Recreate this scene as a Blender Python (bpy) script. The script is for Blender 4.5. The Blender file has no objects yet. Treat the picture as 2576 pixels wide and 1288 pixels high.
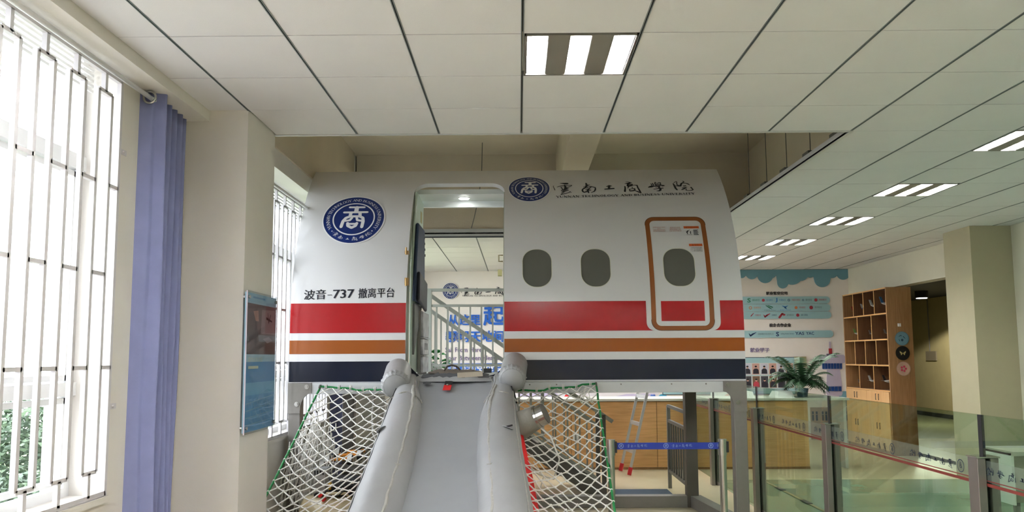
import bpy, bmesh, math, random
from math import sin, cos, pi, sqrt, asin, atan2, radians
from mathutils import Vector, Matrix
from mathutils.geometry import delaunay_2d_cdt
random.seed(7)
SC = bpy.context.scene
COL = SC.collection
# ---------------------------------------------------------------- camera
CAM = Vector((0, 0, 1.575)); F_PX = 1991.5
pt_, yw_, rl_ = 0.0953, 0.00812, -0.00514
fw = Vector((-sin(yw_)*cos(pt_), cos(yw_)*cos(pt_), sin(pt_)))
r0 = Vector((cos(yw_), sin(yw_), 0)); u0 = r0.cross(fw)
rr = r0*cos(rl_) + u0*sin(rl_); uu = u0*cos(rl_) - r0*sin(rl_)
cd = bpy.data.cameras.new('camera'); co = bpy.data.objects.new('camera', cd); COL.objects.link(co)
M = Matrix((rr, uu, -fw)).transposed().to_4x4(); M.translation = CAM; co.matrix_world = M
cd.sensor_fit = 'HORIZONTAL'; cd.sensor_width = 36; cd.lens = 36*F_PX/2576
cd.shift_y = (707-644)/2576; cd.clip_start = .05; cd.clip_end = 200
SC.camera = co
# ---------------------------------------------------------------- world and exposure
SC.view_settings.view_transform = 'Standard'; SC.view_settings.look = 'None'
SC.view_settings.exposure = 2.02; SC.view_settings.gamma = 1; SC.view_settings.use_curve_mapping = False
W = bpy.data.worlds.new('world'); SC.world = W; W.use_nodes = True
bg = W.node_tree.nodes['Background']; bg.inputs[0].default_value = (.91, .95, 1.0, 1); bg.inputs[1].default_value = 2.7
LAMP = 44.0
SC.cycles.max_bounces = 10; SC.cycles.diffuse_bounces = 6; SC.cycles.transparent_max_bounces = 24
SC.cycles.sample_clamp_indirect = 8; SC.cycles.caustics_reflective = False; SC.cycles.caustics_refractive = False
WINS = [(-3.6, -.9), (1.05, 4.27), (5.9, 9.12), (11.0, 14.2)]  # first window is unseen, added behind the camera for its light
for a, b in WINS:
    l = bpy.data.lights.new('window_portal', 'AREA'); l.shape = 'RECTANGLE'; l.size = 2.45; l.size_y = b-a
    l.cycles.is_portal = True
    o = bpy.data.objects.new('window_portal', l); COL.objects.link(o)
    o.location = (-2.56, (a+b)/2, 2.07); o.rotation_euler = (0, radians(-90), 0)
# ---------------------------------------------------------------- helpers
def lin(c):
    return tuple((x/255/12.92 if x/255 <= .04045 else ((x/255+.055)/1.055)**2.4) for x in c)
MATS = {}
def mat(name, rgb, rough=.6, metal=0, var=.06, vs=6, bump=0, bs=40, spec=.5, coat=0, stretch=None, emit=0, rgb2=None, sheen=0):
    if name in MATS: return MATS[name]
    m = bpy.data.materials.new(name); m.use_nodes = True; nt = m.node_tree; p = nt.nodes['Principled BSDF']
    c = lin(rgb); c2 = lin(rgb2) if rgb2 else tuple(x*(1-var) for x in c)
    tc = nt.nodes.new('ShaderNodeTexCoord'); src = tc.outputs['Object']
    if stretch:
        mp = nt.nodes.new('ShaderNodeMapping'); mp.inputs['Scale'].default_value = stretch
        nt.links.new(src, mp.inputs[0]); src = mp.outputs[0]
    n = nt.nodes.new('ShaderNodeTexNoise'); n.inputs['Scale'].default_value = vs; n.inputs['Detail'].default_value = 4
    nt.links.new(src, n.inputs['Vector'])
    r = nt.nodes.new('ShaderNodeValToRGB'); r.color_ramp.elements[0].position = .3; r.color_ramp.elements[1].position = .7
    r.color_ramp.elements[0].color = (*c2, 1); r.color_ramp.elements[1].color = (*c, 1)
    nt.links.new(n.outputs['Fac'], r.inputs[0]); nt.links.new(r.outputs[0], p.inputs['Base Color'])
    p.inputs['Roughness'].default_value = rough; p.inputs['Metallic'].default_value = metal
    p.inputs['Specular IOR Level'].default_value = spec; p.inputs['Coat Weight'].default_value = coat
    if coat: p.inputs['Coat Roughness'].default_value = .08
    if bump:
        n2 = nt.nodes.new('ShaderNodeTexNoise'); n2.inputs['Scale'].default_value = bs; n2.inputs['Detail'].default_value = 5
        nt.links.new(src, n2.inputs['Vector'])
        b = nt.nodes.new('ShaderNodeBump'); b.inputs['Strength'].default_value = bump; b.inputs['Distance'].default_value = .02
        nt.links.new(n2.outputs['Fac'], b.inputs['Height']); nt.links.new(b.outputs[0], p.inputs['Normal'])
    if emit:
        p.inputs['Emission Color'].default_value = (*c, 1); p.inputs['Emission Strength'].default_value = emit
    MATS[name] = m
    return m
def glass_mat(name, tint, refl=.6, base=.05):
    m = bpy.data.materials.new(name); m.use_nodes = True; nt = m.node_tree; nt.nodes.clear()
    out = nt.nodes.new('ShaderNodeOutputMaterial'); mx = nt.nodes.new('ShaderNodeMixShader')
    tr = nt.nodes.new('ShaderNodeBsdfTransparent'); tr.inputs[0].default_value = (*tint, 1)
    gl = nt.nodes.new('ShaderNodeBsdfGlossy'); gl.inputs['Roughness'].default_value = .02; gl.inputs[0].default_value = (refl,)*3+(1,)
    lw = nt.nodes.new('ShaderNodeLayerWeight'); pw = nt.nodes.new('ShaderNodeMath'); pw.operation = 'POWER'; pw.inputs[1].default_value = 4.5
    nt.links.new(lw.outputs['Facing'], pw.inputs[0])
    ad = nt.nodes.new('ShaderNodeMath'); ad.operation = 'MULTIPLY_ADD'; ad.inputs[1].default_value = .8; ad.inputs[2].default_value = base; ad.use_clamp = True
    nt.links.new(pw.outputs[0], ad.inputs[0]); nt.links.new(ad.outputs[0], mx.inputs[0])
    nt.links.new(tr.outputs[0], mx.inputs[1]); nt.links.new(gl.outputs[0], mx.inputs[2]); nt.links.new(mx.outputs[0], out.inputs[0])
    MATS[name] = m
    return m
def frost_mat(name, rgb, alpha):
    m = bpy.data.materials.new(name); m.use_nodes = True; nt = m.node_tree; nt.nodes.clear()
    out = nt.nodes.new('ShaderNodeOutputMaterial'); mx = nt.nodes.new('ShaderNodeMixShader'); mx.inputs[0].default_value = alpha
    tr = nt.nodes.new('ShaderNodeBsdfTransparent'); di = nt.nodes.new('ShaderNodeBsdfDiffuse'); di.inputs[0].default_value = (*lin(rgb), 1)
    nt.links.new(tr.outputs[0], mx.inputs[1]); nt.links.new(di.outputs[0], mx.inputs[2]); nt.links.new(mx.outputs[0], out.inputs[0])
    MATS[name] = m
    return m
def frame_of(d):
    d = d.normalized(); a = Vector((0, 0, 1)) if abs(d.z) < .9 else Vector((1, 0, 0))
    s = d.cross(a).normalized(); return s, s.cross(d).normalized()
class MB:
    def __init__(s): s.v = []; s.f = []
    def add(s, vs, fs):
        n = len(s.v); s.v += [tuple(v) for v in vs]; s.f += [tuple(i+n for i in f) for f in fs]; return s
    def box(s, a, b):
        x0, y0, z0 = (min(a[i], b[i]) for i in range(3)); x1, y1, z1 = (max(a[i], b[i]) for i in range(3))
        return s.add([(x0,y0,z0),(x1,y0,z0),(x1,y1,z0),(x0,y1,z0),(x0,y0,z1),(x1,y0,z1),(x1,y1,z1),(x0,y1,z1)],
                     [(0,3,2,1),(4,5,6,7),(0,1,5,4),(1,2,6,5),(2,3,7,6),(3,0,4,7)])
    def tube(s, pts, r, n=8, caps=True):
        pts = [Vector(p) for p in pts]; rs = r if isinstance(r, (list, tuple)) else [r]*len(pts)
        vs = []; fs = []; pa = None
        for i, p in enumerate(pts):
            d = (pts[min(i+1, len(pts)-1)]-pts[max(i-1, 0)])
            if d.length < 1e-9: d = Vector((0, 0, 1))
            if pa is None: a, b = frame_of(d)
            else:
                d = d.normalized(); a = (pa - d*pa.dot(d))
                a = a.normalized() if a.length > 1e-6 else frame_of(d)[0]; b = a.cross(d).normalized()*1
            pa = a
            if i == 0: b = a.cross(d.normalized())
            for k in range(n):
                t = 2*pi*k/n; vs.append(p + a*(cos(t)*rs[i]) + b*(sin(t)*rs[i]))
        for i in range(len(pts)-1):
            for k in range(n):
                k2 = (k+1) % n; fs.append((i*n+k, i*n+k2, (i+1)*n+k2, (i+1)*n+k))
        if caps: fs += [tuple(range(n))[::-1], tuple((len(pts)-1)*n+k for k in range(n))]
        return s.add(vs, fs)
    def bar(s, p, q, w, h):                       # rectangular bar between p and q
        p = Vector(p); q = Vector(q); a, b = frame_of(q-p); vs = []
        for c in (p, q):
            for i, j in ((-1,-1),(1,-1),(1,1),(-1,1)): vs.append(c+a*(i*w/2)+b*(j*h/2))
        return s.add(vs, [(0,1,2,3),(7,6,5,4),(0,4,5,1),(1,5,6,2),(2,6,7,3),(3,7,4,0)])
    def sph(s, c, r, n=12, m=8, sc=(1,1,1)):
        c = Vector(c); vs = [c+Vector((0,0,r*sc[2]))]; fs = []
        for i in range(1, m):
            ph = pi*i/m
            for k in range(n):
                t = 2*pi*k/n; vs.append(c+Vector((r*sc[0]*sin(ph)*cos(t), r*sc[1]*sin(ph)*sin(t), r*sc[2]*cos(ph))))
        vs.append(c-Vector((0,0,r*sc[2])))
        for k in range(n):
            k2 = (k+1) % n; fs.append((0, 1+k, 1+k2)); fs.append((len(vs)-1, 1+(m-2)*n+k2, 1+(m-2)*n+k))
            for i in range(m-2): fs.append((1+i*n+k, 1+(i+1)*n+k, 1+(i+1)*n+k2, 1+i*n+k2))
        return s.add(vs, fs)
    def prism(s, poly, ax, a, b):                 # polygon (2 coords) extruded along axis ax from a to b
        n = len(poly); idx = [i for i in range(3) if i != ax]; vs = []
        for t in (a, b):
            for p in poly:
                v = [0]*3; v[ax] = t; v[idx[0]] = p[0]; v[idx[1]] = p[1]; vs.append(v)
        return s.add(vs, [tuple(range(n))[::-1], tuple(range(n, 2*n))]+[(i, (i+1) % n, n+(i+1) % n, n+i) for i in range(n)])
    def disc(s, c, d, r, th, n=20):
        c = Vector(c); d = Vector(d).normalized(); return s.tube([c, c+d*th], r, n)
    def build(s, name, m, parent=None, smooth=False, bevel=0, fix=True):
        me = bpy.data.meshes.new(name); me.from_pydata([tuple(v) for v in s.v], [], s.f)
        if fix:
            bm = bmesh.new(); bm.from_mesh(me); bmesh.ops.recalc_face_normals(bm, faces=bm.faces); bm.to_mesh(me); bm.free()
        if smooth:
            for p in me.polygons: p.use_smooth = True
        o = bpy.data.objects.new(name, me); COL.objects.link(o)
        if m: me.materials.append(m)
        if parent is not None: adopt(o, parent)
        if bevel:
            b = o.modifiers.new('bevel', 'BEVEL'); b.width = bevel; b.segments = 2; b.limit_method = 'ANGLE'
        if smooth and smooth != True:
            pass
        return o
def adopt(o, parent):
    o.parent = parent
    if parent.type == 'EMPTY': o.location = -Vector(parent.location)
def tag(o, label, cat=None, group=None, kind=None):
    if label: o['label'] = label
    if cat: o['category'] = cat
    if group: o['group'] = group
    if kind: o['kind'] = kind
    return o
def thing(name, label, cat, loc, group=None):
    o = bpy.data.objects.new(name, None); COL.objects.link(o); o.location = loc; o.empty_display_size = .1
    return tag(o, label, cat, group)
def struct(mb, name, m, parent=None, **k):
    o = mb.build(name, m, parent, **k)
    if parent is None: o['kind'] = 'structure'
    return o
def copy_tree(o, parent=None):
    c = o.copy(); COL.objects.link(c); c.parent = parent
    for ch in list(o.children): copy_tree(ch, c)
    return c
def box(name, a, b, m, parent=None, bevel=0): return MB().box(a, b).build(name, m, parent, bevel=bevel)
# ---- flat print: triangles in a 2D canvas, mapped onto a surface
class Ink:
    def __init__(s): s.t = []
    def quad(s, a, b, c, d): s.t += [(a, b, c), (a, c, d)]; return s
    def rect(s, x0, y0, x1, y1): return s.quad((x0, y0), (x1, y0), (x1, y1), (x0, y1))
    def disc(s, cx, cy, r, n=16, ry=None):
        ry = ry or r; p = [(cx+r*cos(2*pi*i/n), cy+ry*sin(2*pi*i/n)) for i in range(n)]
        s.t += [((cx, cy), p[i], p[(i+1) % n]) for i in range(n)]; return s
    def ring(s, cx, cy, r0, r1, n=48):
        for i in range(n):
            a, b = 2*pi*i/n, 2*pi*(i+1)/n
            s.quad((cx+r0*cos(a), cy+r0*sin(a)), (cx+r1*cos(a), cy+r1*sin(a)), (cx+r1*cos(b), cy+r1*sin(b)), (cx+r0*cos(b), cy+r0*sin(b)))
        return s
    def stroke(s, pts, w=None):
        P = [(p[0], p[1], (p[2] if len(p) > 2 else w)/2) for p in pts]
        for i in range(len(P)-1):
            (x0, y0, a), (x1, y1, b) = P[i], P[i+1]; dx, dy = x1-x0, y1-y0; L = math.hypot(dx, dy) or 1; nx, ny = -dy/L, dx/L
            s.quad((x0+nx*a, y0+ny*a), (x1+nx*b, y1+ny*b), (x1-nx*b, y1-ny*b), (x0-nx*a, y0-ny*a))
        for x, y, a in P: s.disc(x, y, a, 7)
        return s
    def poly(s, pts):
        s.t += [t for t in fill(pts, [])]; return s
    def add(s, o, f=lambda x, y: (x, y)):
        s.t += [tuple(f(*p) for p in t) for t in o.t]; return s
    def move(s, dx, dy, k=1, ky=None, rot=0):
        c, q = cos(rot), sin(rot); ky = k if ky is None else ky
        return Ink().add(s, lambda x, y: (dx+k*x*c-ky*y*q, dy+k*x*q+ky*y*c))
    def bounds(s):
        xs = [p[0] for t in s.t for p in t]; ys = [p[1] for t in s.t for p in t]; return min(xs), min(ys), max(xs), max(ys)
    def fit(s, x0, y0, x1, y1):
        a, b, c, d = s.bounds(); kx = (x1-x0)/(c-a); ky = (y1-y0)/(d-b)
        return Ink().add(s, lambda x, y: (x0+(x-a)*kx, y0+(y-b)*ky))
    def mesh(s, name, m, mp, parent=None, thick=0):
        key = {}; vs = []; fs = []
        for t in s.t:
            f = []
            for p in t:
                k = (round(p[0], 6), round(p[1], 6))
                if k not in key: key[k] = len(vs); vs.append(p)
                f.append(key[k])
            if len(set(f)) == 3: fs.append(tuple(f))
        b = MB()
        if thick:
            n = len(vs); ec = {}
            for f in fs:
                for i in range(3):
                    e = (f[i], f[(i+1) % 3]); ec[e] = 1
            V = [mp(*p, thick) for p in vs]+[mp(*p, 0) for p in vs]
            side = [(e[0], e[1], e[1]+n, e[0]+n) for e in ec if (e[1], e[0]) not in ec]
            b.add(V, fs+side)
        else: b.add([mp(*p, 0) for p in vs], fs)
        return b.build(name, m, parent, fix=False)
def inpoly(x, y, P):
    r = False; j = len(P)-1
    for i in range(len(P)):
        (xi, yi), (xj, yj) = P[i], P[j]
        if (yi > y) != (yj > y) and x < (xj-xi)*(y-yi)/(yj-yi)+xi: r = not r
        j = i
    return r
def subdiv(P, sx, sy):
    out = []
    for i in range(len(P)):
        a, b = P[i], P[(i+1) % len(P)]; n = max(1, math.ceil(abs(b[1]-a[1])/sy), math.ceil(abs(b[0]-a[0])/sx))
        out += [(a[0]+(b[0]-a[0])*k/n, a[1]+(b[1]-a[1])*k/n) for k in range(n)]
    return out
def fill(outer, holes, step=None):
    vs = []; ed = []
    if step:
        sx, sy = step if isinstance(step, tuple) else (step, step)
        outer = subdiv(outer, sx, sy); holes = [subdiv(h, sx, sy) for h in holes]
    for P in [outer]+holes:
        n = len(vs); vs += [Vector(p) for p in P]; ed += [(n+i, n+(i+1) % len(P)) for i in range(len(P))]
    if step:
        xs = [p[0] for p in outer]; ys = [p[1] for p in outer]
        sx, sy = step if isinstance(step, tuple) else (step, step)
        x = min(xs)+sx
        while x < max(xs)-sx/3:
            y = min(ys)+sy
            while y < max(ys)-sy/3:
                if inpoly(x, y, outer) and not any(inpoly(x, y, h) for h in holes): vs.append(Vector((x, y)))
                y += sy
            x += sx
    r = delaunay_2d_cdt(vs, ed, [], 0, 1e-6); V = r[0]; out = []
    for f in r[2]:
        cx = sum(V[i].x for i in f)/3; cy = sum(V[i].y for i in f)/3
        if inpoly(cx, cy, outer) and not any(inpoly(cx, cy, h) for h in holes): out.append(tuple((V[i].x, V[i].y) for i in f))
    return out
def plate(outer, holes, mp, th, name, m, parent=None, step=None):
    k = Ink(); k.t = fill(outer, holes, step)
    for i, t in enumerate(k.t):
        (a, b, c) = t
        if (b[0]-a[0])*(c[1]-a[1])-(b[1]-a[1])*(c[0]-a[0]) < 0: k.t[i] = (a, c, b)
    key = {}; vs = []; fs = []
    for t in k.t:
        f = []
        for p in t:
            q = (round(p[0], 5), round(p[1], 5))
            if q not in key: key[q] = len(vs); vs.append(p)
            f.append(key[q])
        if len(set(f)) == 3: fs.append(tuple(f))
    n = len(vs); ec = set((f[i], f[(i+1) % 3]) for f in fs for i in range(3))
    b = MB(); b.add([mp(*p, 0) for p in vs]+[mp(*p, -th) for p in vs], fs+[tuple(n+i for i in f[::-1]) for f in fs] +
                    [(e[1], e[0], e[0]+n, e[1]+n) for e in ec if (e[1], e[0]) not in ec])
    return b.build(name, m, parent)
def rrect(x0, y0, x1, y1, r, n=6):
    P = []
    for cx, cy, a in ((x1-r, y1-r, 0), (x0+r, y1-r, 90), (x0+r, y0+r, 180), (x1-r, y0+r, 270)):
        for i in range(n+1):
            t = radians(a+90*i/n); P.append((cx+r*cos(t), cy+r*sin(t)))
    return P
TX = {}
def text(s, bold=0, res=2):
    k = (s, bold, res)
    if k not in TX:
        c = bpy.data.curves.new('t', 'FONT'); c.body = s; c.size = 1; c.resolution_u = res; c.offset = bold
        o = bpy.data.objects.new('t', c); COL.objects.link(o); bpy.context.view_layer.update()
        me = bpy.data.meshes.new_from_object(o.evaluated_get(bpy.context.evaluated_depsgraph_get()))
        me.calc_loop_triangles(); K = Ink(); V = me.vertices
        for t in me.loop_triangles: K.t.append(tuple((V[i].co.x, V[i].co.y) for i in t.vertices))
        bpy.data.objects.remove(o); bpy.data.meshes.remove(me); bpy.data.curves.remove(c); TX[k] = K
    return TX[k]
def heavy(s, d=.03, **k):                          # heavier uprights than bars
    t = text(s, **k); K = Ink()
    for i in (-1, 0, 1): K.add(t, lambda x, y, i=i: (x+i*d, y))
    return K
# serif capitals drawn as strokes: box 0..1 high
def G(w, *st): return (w, st)
T_, t_ = .17, .07
def sf_(x, y, w=.3): return [(x-w/2, y, .05), (x+w/2, y, .05)]
SER = {
 'Y': G(.95, [(.08,.97,T_),(.45,.48,T_)], [(.82,.97,t_),(.5,.5,t_)], [(.47,.5,T_),(.47,.04,T_)], sf_(.1,.98), sf_(.82,.98,.26), sf_(.47,.03,.36)),
 'U': G(.98, [(.16,.97,T_),(.16,.35,T_),(.28,.1,.13),(.5,.04,.08),(.7,.1,t_),(.8,.35,t_),(.8,.97,t_)], sf_(.16,.98), sf_(.8,.98,.28)),
 'N': G(1.02, [(.14,.03,t_),(.14,.95,t_)], [(.12,.95,T_),(.82,.06,T_)], [(.84,.03,t_),(.84,.97,t_)], sf_(.12,.98,.24), sf_(.14,.03,.28), sf_(.84,.98,.28)),
 'A': G(.95, [(.1,.03,t_),(.46,.95,t_)], [(.46,.93,T_),(.8,.04,T_)], [(.25,.35,t_),(.68,.35,t_)], sf_(.1,.03,.26), sf_(.82,.03,.32)),
 'T': G(.9, [(.05,.95,t_),(.83,.95,t_)], [(.44,.95,T_),(.44,.04,T_)], [(.05,.95,t_),(.04,.75,.04)], [(.83,.95,t_),(.84,.75,.04)], sf_(.44,.03,.36)),
 'E': G(.84, [(.18,.95,T_),(.18,.05,T_)], [(.05,.96,t_),(.7,.96,t_)], [(.05,.04,t_),(.74,.04,t_)], [(.2,.52,t_),(.52,.52,t_)], [(.7,.96,t_),(.71,.78,.04)], [(.74,.04,t_),(.76,.26,.04)], [(.52,.62,.04),(.52,.42,.04)]),
 'C': G(.9, [(.76,.74,.05),(.7,.9,t_),(.48,.97,t_),(.24,.86,.12),(.13,.5,T_),(.24,.14,.12),(.48,.03,t_),(.72,.12,t_),(.8,.28,.04)], [(.76,.96,.04),(.76,.72,.05)]),
 'H': G(1.02, [(.2,.95,T_),(.2,.05,T_)], [(.82,.95,T_),(.82,.05,T_)], [(.2,.52,t_),(.82,.52,t_)], sf_(.2,.98,.36), sf_(.2,.03,.36), sf_(.82,.98,.36), sf_(.82,.03,.36)),
 'O': G(.98, [(.48,.97,t_),(.24,.87,.12),(.13,.5,T_),(.24,.13,.12),(.48,.03,t_),(.72,.13,.12),(.83,.5,T_),(.72,.87,.12),(.48,.97,t_)]),
 'L': G(.82, [(.18,.95,T_),(.18,.05,T_)], sf_(.18,.98,.34), [(.05,.04,t_),(.7,.04,t_)], [(.7,.04,t_),(.73,.3,.04)]),
 'G': G(.98, [(.76,.74,.05),(.7,.9,t_),(.48,.97,t_),(.24,.86,.12),(.13,.5,T_),(.24,.14,.12),(.48,.03,t_),(.76,.12,t_)], [(.76,.96,.04),(.76,.74,.05)], [(.78,.08,T_),(.78,.42,T_)], sf_(.76,.45,.32)),
 'D': G(.98, [(.2,.95,T_),(.2,.05,T_)], [(.05,.96,t_),(.42,.96,t_),(.68,.86,.12),(.82,.5,T_),(.68,.14,.12),(.42,.04,t_),(.05,.04,t_)]),
 'B': G(.88, [(.18,.95,T_),(.18,.05,T_)], [(.05,.96,t_),(.45,.96,t_),(.64,.84,.13),(.6,.62,.1),(.2,.53,t_)], [(.45,.53,t_),(.68,.42,.1),(.74,.26,.15),(.62,.08,.1),(.4,.04,t_),(.05,.04,t_)]),
 'S': G(.76, [(.6,.76,.04),(.52,.93,t_),(.34,.97,t_),(.14,.86,.1),(.16,.66,.13),(.4,.5,.16),(.6,.34,.13),(.6,.14,.1),(.38,.03,t_),(.18,.08,t_),(.1,.26,.04)]),
 'I': G(.46, [(.22,.95,T_),(.22,.05,T_)], sf_(.22,.98,.36), sf_(.22,.03,.36)),
 'V': G(.95, [(.1,.96,T_),(.45,.06,T_)], [(.45,.06,t_),(.8,.97,t_)], sf_(.1,.98,.3), sf_(.82,.98,.26)),
 'R': G(.95, [(.18,.95,T_),(.18,.05,T_)], [(.05,.96,t_),(.45,.96,t_),(.66,.84,.13),(.62,.6,.1),(.2,.52,t_)], [(.45,.52,.1),(.8,.06,T_)], sf_(.18,.03,.34), sf_(.86,.03,.2)),
 ' ': G(.42)}
def serif(s, track=.08):
    K = Ink(); x = 0
    for ch in s:
        w, st = SER[ch]; g = Ink()
        for q in st: g.stroke([(a*1.12, b, c*1.45) for a, b, c in q])
        K.add(g, lambda a, b, x=x: (x+a, b)); x += w*1.12+track
    return K
UNI = 'YUNNAN TECHNOLOGY AND BUSINESS UNIVERSITY'
# brush lettering for the six characters of the school's name, traced stroke by stroke
CA = [[[(150,240,14),(130,290,14),(160,360,16),(185,440,18)],[(370,125,8),(460,130,34),(560,140,60),(630,140,58),(655,140,36)],[(260,305,14),(330,270,18),(400,250,20),(520,235,22),(650,225,18),(785,225,18)],[(785,230,16),(740,270,16),(650,310,20),(600,350,20),(560,400,40)],[(530,210,34),(550,280,60),(560,340,64),(530,410,60)],[(400,305,22),(430,360,26),(455,420,26)],[(405,455,26),(500,430,40),(600,395,34),(650,375,20)],[(415,530,26),(500,490,40),(590,465,30),(655,450,18)],[(500,530,16),(400,610,22),(375,635,16),(480,610,18),(600,570,16),(680,540,18),(700,510,20),(745,545,16)]],
 [[(1290,130,36),(1305,200,60),(1300,270,60),(1250,340,44),(1160,400,34),(1135,450,44),(1150,510,44),(1190,545,30),(1300,500,30)],[(1180,285,8),(1280,270,20),(1370,220,30),(1415,205,16)],[(1190,325,16),(1210,345,16)],[(1290,380,14),(1350,310,18),(1430,280,22),(1530,310,28),(1600,340,26),(1585,440,36),(1540,510,28),(1430,560,12)],[(1460,300,26),(1380,380,34),(1320,440,50),(1345,560,36)],[(1250,435,16),(1340,440,34),(1430,450,24)]],
 [[(1985,295,16),(2060,270,40),(2120,255,34),(2180,275,16)],[(2090,270,70),(2075,330,66),(2075,390,60)],[(1920,410,30),(2060,400,40),(2245,385,34)]]]
CB = [[[(240,135,8),(330,145,20),(380,170,30),(340,220,44),(290,240,24)],[(200,228,8),(280,215,34),(370,195,34),(440,180,12)],[(300,250,34),(275,310,40),(340,262,16),(450,265,34),(420,300,40),(300,340,44)],[(320,330,34),(290,390,24),(272,435,10)],[(190,340,26),(190,420,38),(165,550,50)],[(420,320,14),(510,285,18),(600,300,34),(610,400,38),(650,520,42),(685,620,28)],[(690,625,20),(600,580,36),(510,530,20)],[(410,375,18),(440,385,16),(420,430,16)],[(320,470,24),(330,540,26),(430,530,34),(500,510,34),(500,450,34),(420,440,18),(330,475,20)]],
 [[(1075,230,22),(1095,320,26)],[(1130,210,24),(1150,310,30)],[(1225,170,34),(1200,240,24),(1230,300,30)],[(1200,220,14),(1280,200,14),(1290,250,10)],[(1320,185,20),(1400,185,20),(1385,290,28)],[(1240,270,24),(1370,260,16)],[(1300,220,14),(1370,215,12)],[(965,385,26),(1050,360,60),(1150,350,24),(1280,320,28),(1400,300,30),(1500,320,26)],[(1500,325,16),(1420,345,16)],[(1200,385,16),(1340,355,34),(1300,400,30)],[(1310,395,50),(1350,450,50),(1345,500,56),(1300,540,34),(1200,545,8)],[(1125,470,16),(1250,450,24),(1440,430,28)]],
 [[(1840,200,14),(1900,150,18),(1945,140,20),(1940,200,24),(1925,260,26),(1970,320,24)],[(1815,240,34),(1840,350,50),(1855,440,50),(1890,505,34)],[(1880,330,18),(1960,340,30),(2040,330,44),(2080,240,44),(2140,190,26),(2200,160,16)],[(2150,110,14),(2180,150,34)],[(2110,210,18),(2230,215,22),(2300,250,34),(2350,305,16)],[(2130,345,24),(2210,335,30)],[(2080,430,24),(2240,395,14)],[(2200,410,26),(2130,460,34),(2040,505,20)],[(2200,460,20),(2180,520,18),(2260,545,14),(2390,520,20),(2420,500,24),(2370,410,40)]]]
CALLI = []
for grp, sc, ox, oy in ((CA, 13.92, 1385, 440), (CB, 13.21, 1560, 435)):
    for ch in grp:
        k = Ink()
        for st in ch: k.stroke([(ox+x/sc, -(oy+y/sc), w*1.28/sc) for x, y, w in st])
        CALLI.append(k)
CALL = Ink()
for k in CALLI: CALL.add(k)                        # x 1392..1745, y about -484..-441
def emblem(k=1.0):
    white = Ink(); blue = Ink(); blue.t = fill([(cos(2*pi*i/64), sin(2*pi*i/64)) for i in range(64)], [], .125)
    q = lambda *P: [((x-770)/655, -(y-650)/515, w/600) for x, y, w in P]
    for st in (q((650,395,50),(960,395,50)), q((800,400,85),(800,500,85)), q((545,515,50),(1040,510,50)), q((690,530,65),(685,590,65)), q((885,520,65),(895,590,65)),
               q((690,605,55),(900,605,55)), q((690,605,60),(600,640,60),(550,710,66),(525,830,64)), q((890,605,60),(965,640,60),(978,720,66),(965,835,64)),
               q((600,705,46),(690,690,50),(730,640,50)), q((830,630,50),(850,690,50),(950,705,46)), q((655,755,60),(665,810,60),(750,850,60),(830,810,60),(850,755,60)), q((660,770,46),(850,770,46))):
        white.stroke(st)
    rim = Ink().ring(0, 0, .985, 1.03, 64); rim.ring(0, 0, .645, .69, 64)
    lets = Ink(); s = UNI; tot = sum(SER[c][0]*1.12+.08 for c in s); x = 0
    for ch in s:
        w, st = SER[ch]; wid = w*1.12+.08; a = radians(212)-radians(244)*((x+wid/2)/tot)
        g = Ink()
        for z in st: g.stroke([(u*1.12-w*.56, v-.5, c) for u, v, c in z])
        lets.add(g.move(.835*cos(a), .835*sin(a), .105, rot=a-pi/2)); x += wid
    for a in (219, -39): lets.disc(.83*cos(radians(a)), .83*sin(radians(a)), .022, 8)
    for i, c in enumerate(CALLI):
        x0, y0, x1, y1 = c.bounds(); a = radians(230+16*i)
        h = Ink().add(c, lambda x, y: ((x-(x0+x1)/2)/46, (y-(y0+y1)/2)/46))
        lets.add(h.move(.83*cos(a), .83*sin(a), .19, rot=a+pi/2))
    return blue, white, rim, lets
EMB = emblem()
def put_emblem(cx, cy, r, mp, parent, mb_, mw_, lift=.002):
    b, w, rim, lets = EMB
    def at(off): return lambda x, y, t: mp(cx+r*x, cy+r*y, t+off)
    e = b.mesh('emblem', mb_, at(lift), parent)
    d = Ink().add(w).add(rim).add(lets); d.mesh('emblem_lettering', mw_, at(lift*2), e if parent is None or parent.type == 'EMPTY' else parent)
    return e
# ---------------------------------------------------------------- materials
wallp = mat('wall_paint', (218,214,208), .85, var=.03, bump=.05, bs=120)
wallr = mat('wall_paint_cream', (212,208,190), .85, var=.03, bump=.05, bs=120)
backp = mat('wall_paint_back', (226,220,216), .85, var=.03, bump=.04)
tilem = mat('mineral_fibre_tile', (215,214,216), .9, var=.03, vs=3, bump=.12, bs=260)
gridm = mat('ceiling_grid_metal', (120,128,130), .5, .3)
dgrid = mat('ceiling_joint', (60,60,58), .8)
conc = mat('painted_concrete', (206,194,172), .9, var=.08, vs=2, bump=.08, bs=60)
flo = mat('beige_vinyl_floor', (202,188,160), .35, var=.05, vs=3)
flg = mat('green_epoxy_floor', (140,170,150), .18, var=.12, vs=1.5, coat=.3)
alu = mat('white_aluminium', (225,225,225), .4, 0, var=.03)
grl = mat('white_painted_steel', (205,202,206), .45, 0, var=.08, vs=20)
winglass = glass_mat('window_glass', (.97, .98, .98), .5, 0.0)
tglass = glass_mat('green_tinted_glass', (.78, .87, .79), .6, .05)
curt = mat('blue_curtain_cloth', (132,138,184), .75, var=.08, vs=10, bump=.08, bs=300)
chrome = mat('stainless_steel', (190,188,184), .22, 1, var=.04)
white = mat('white_gloss_laminate', (232,232,230), .28, var=.01, vs=2)
redv = mat('red_vinyl', (164,6,16), .26, var=.04, vs=1.5)
orgv = mat('ochre_vinyl', (150,78,16), .25, var=.04, vs=1.5)
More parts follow.
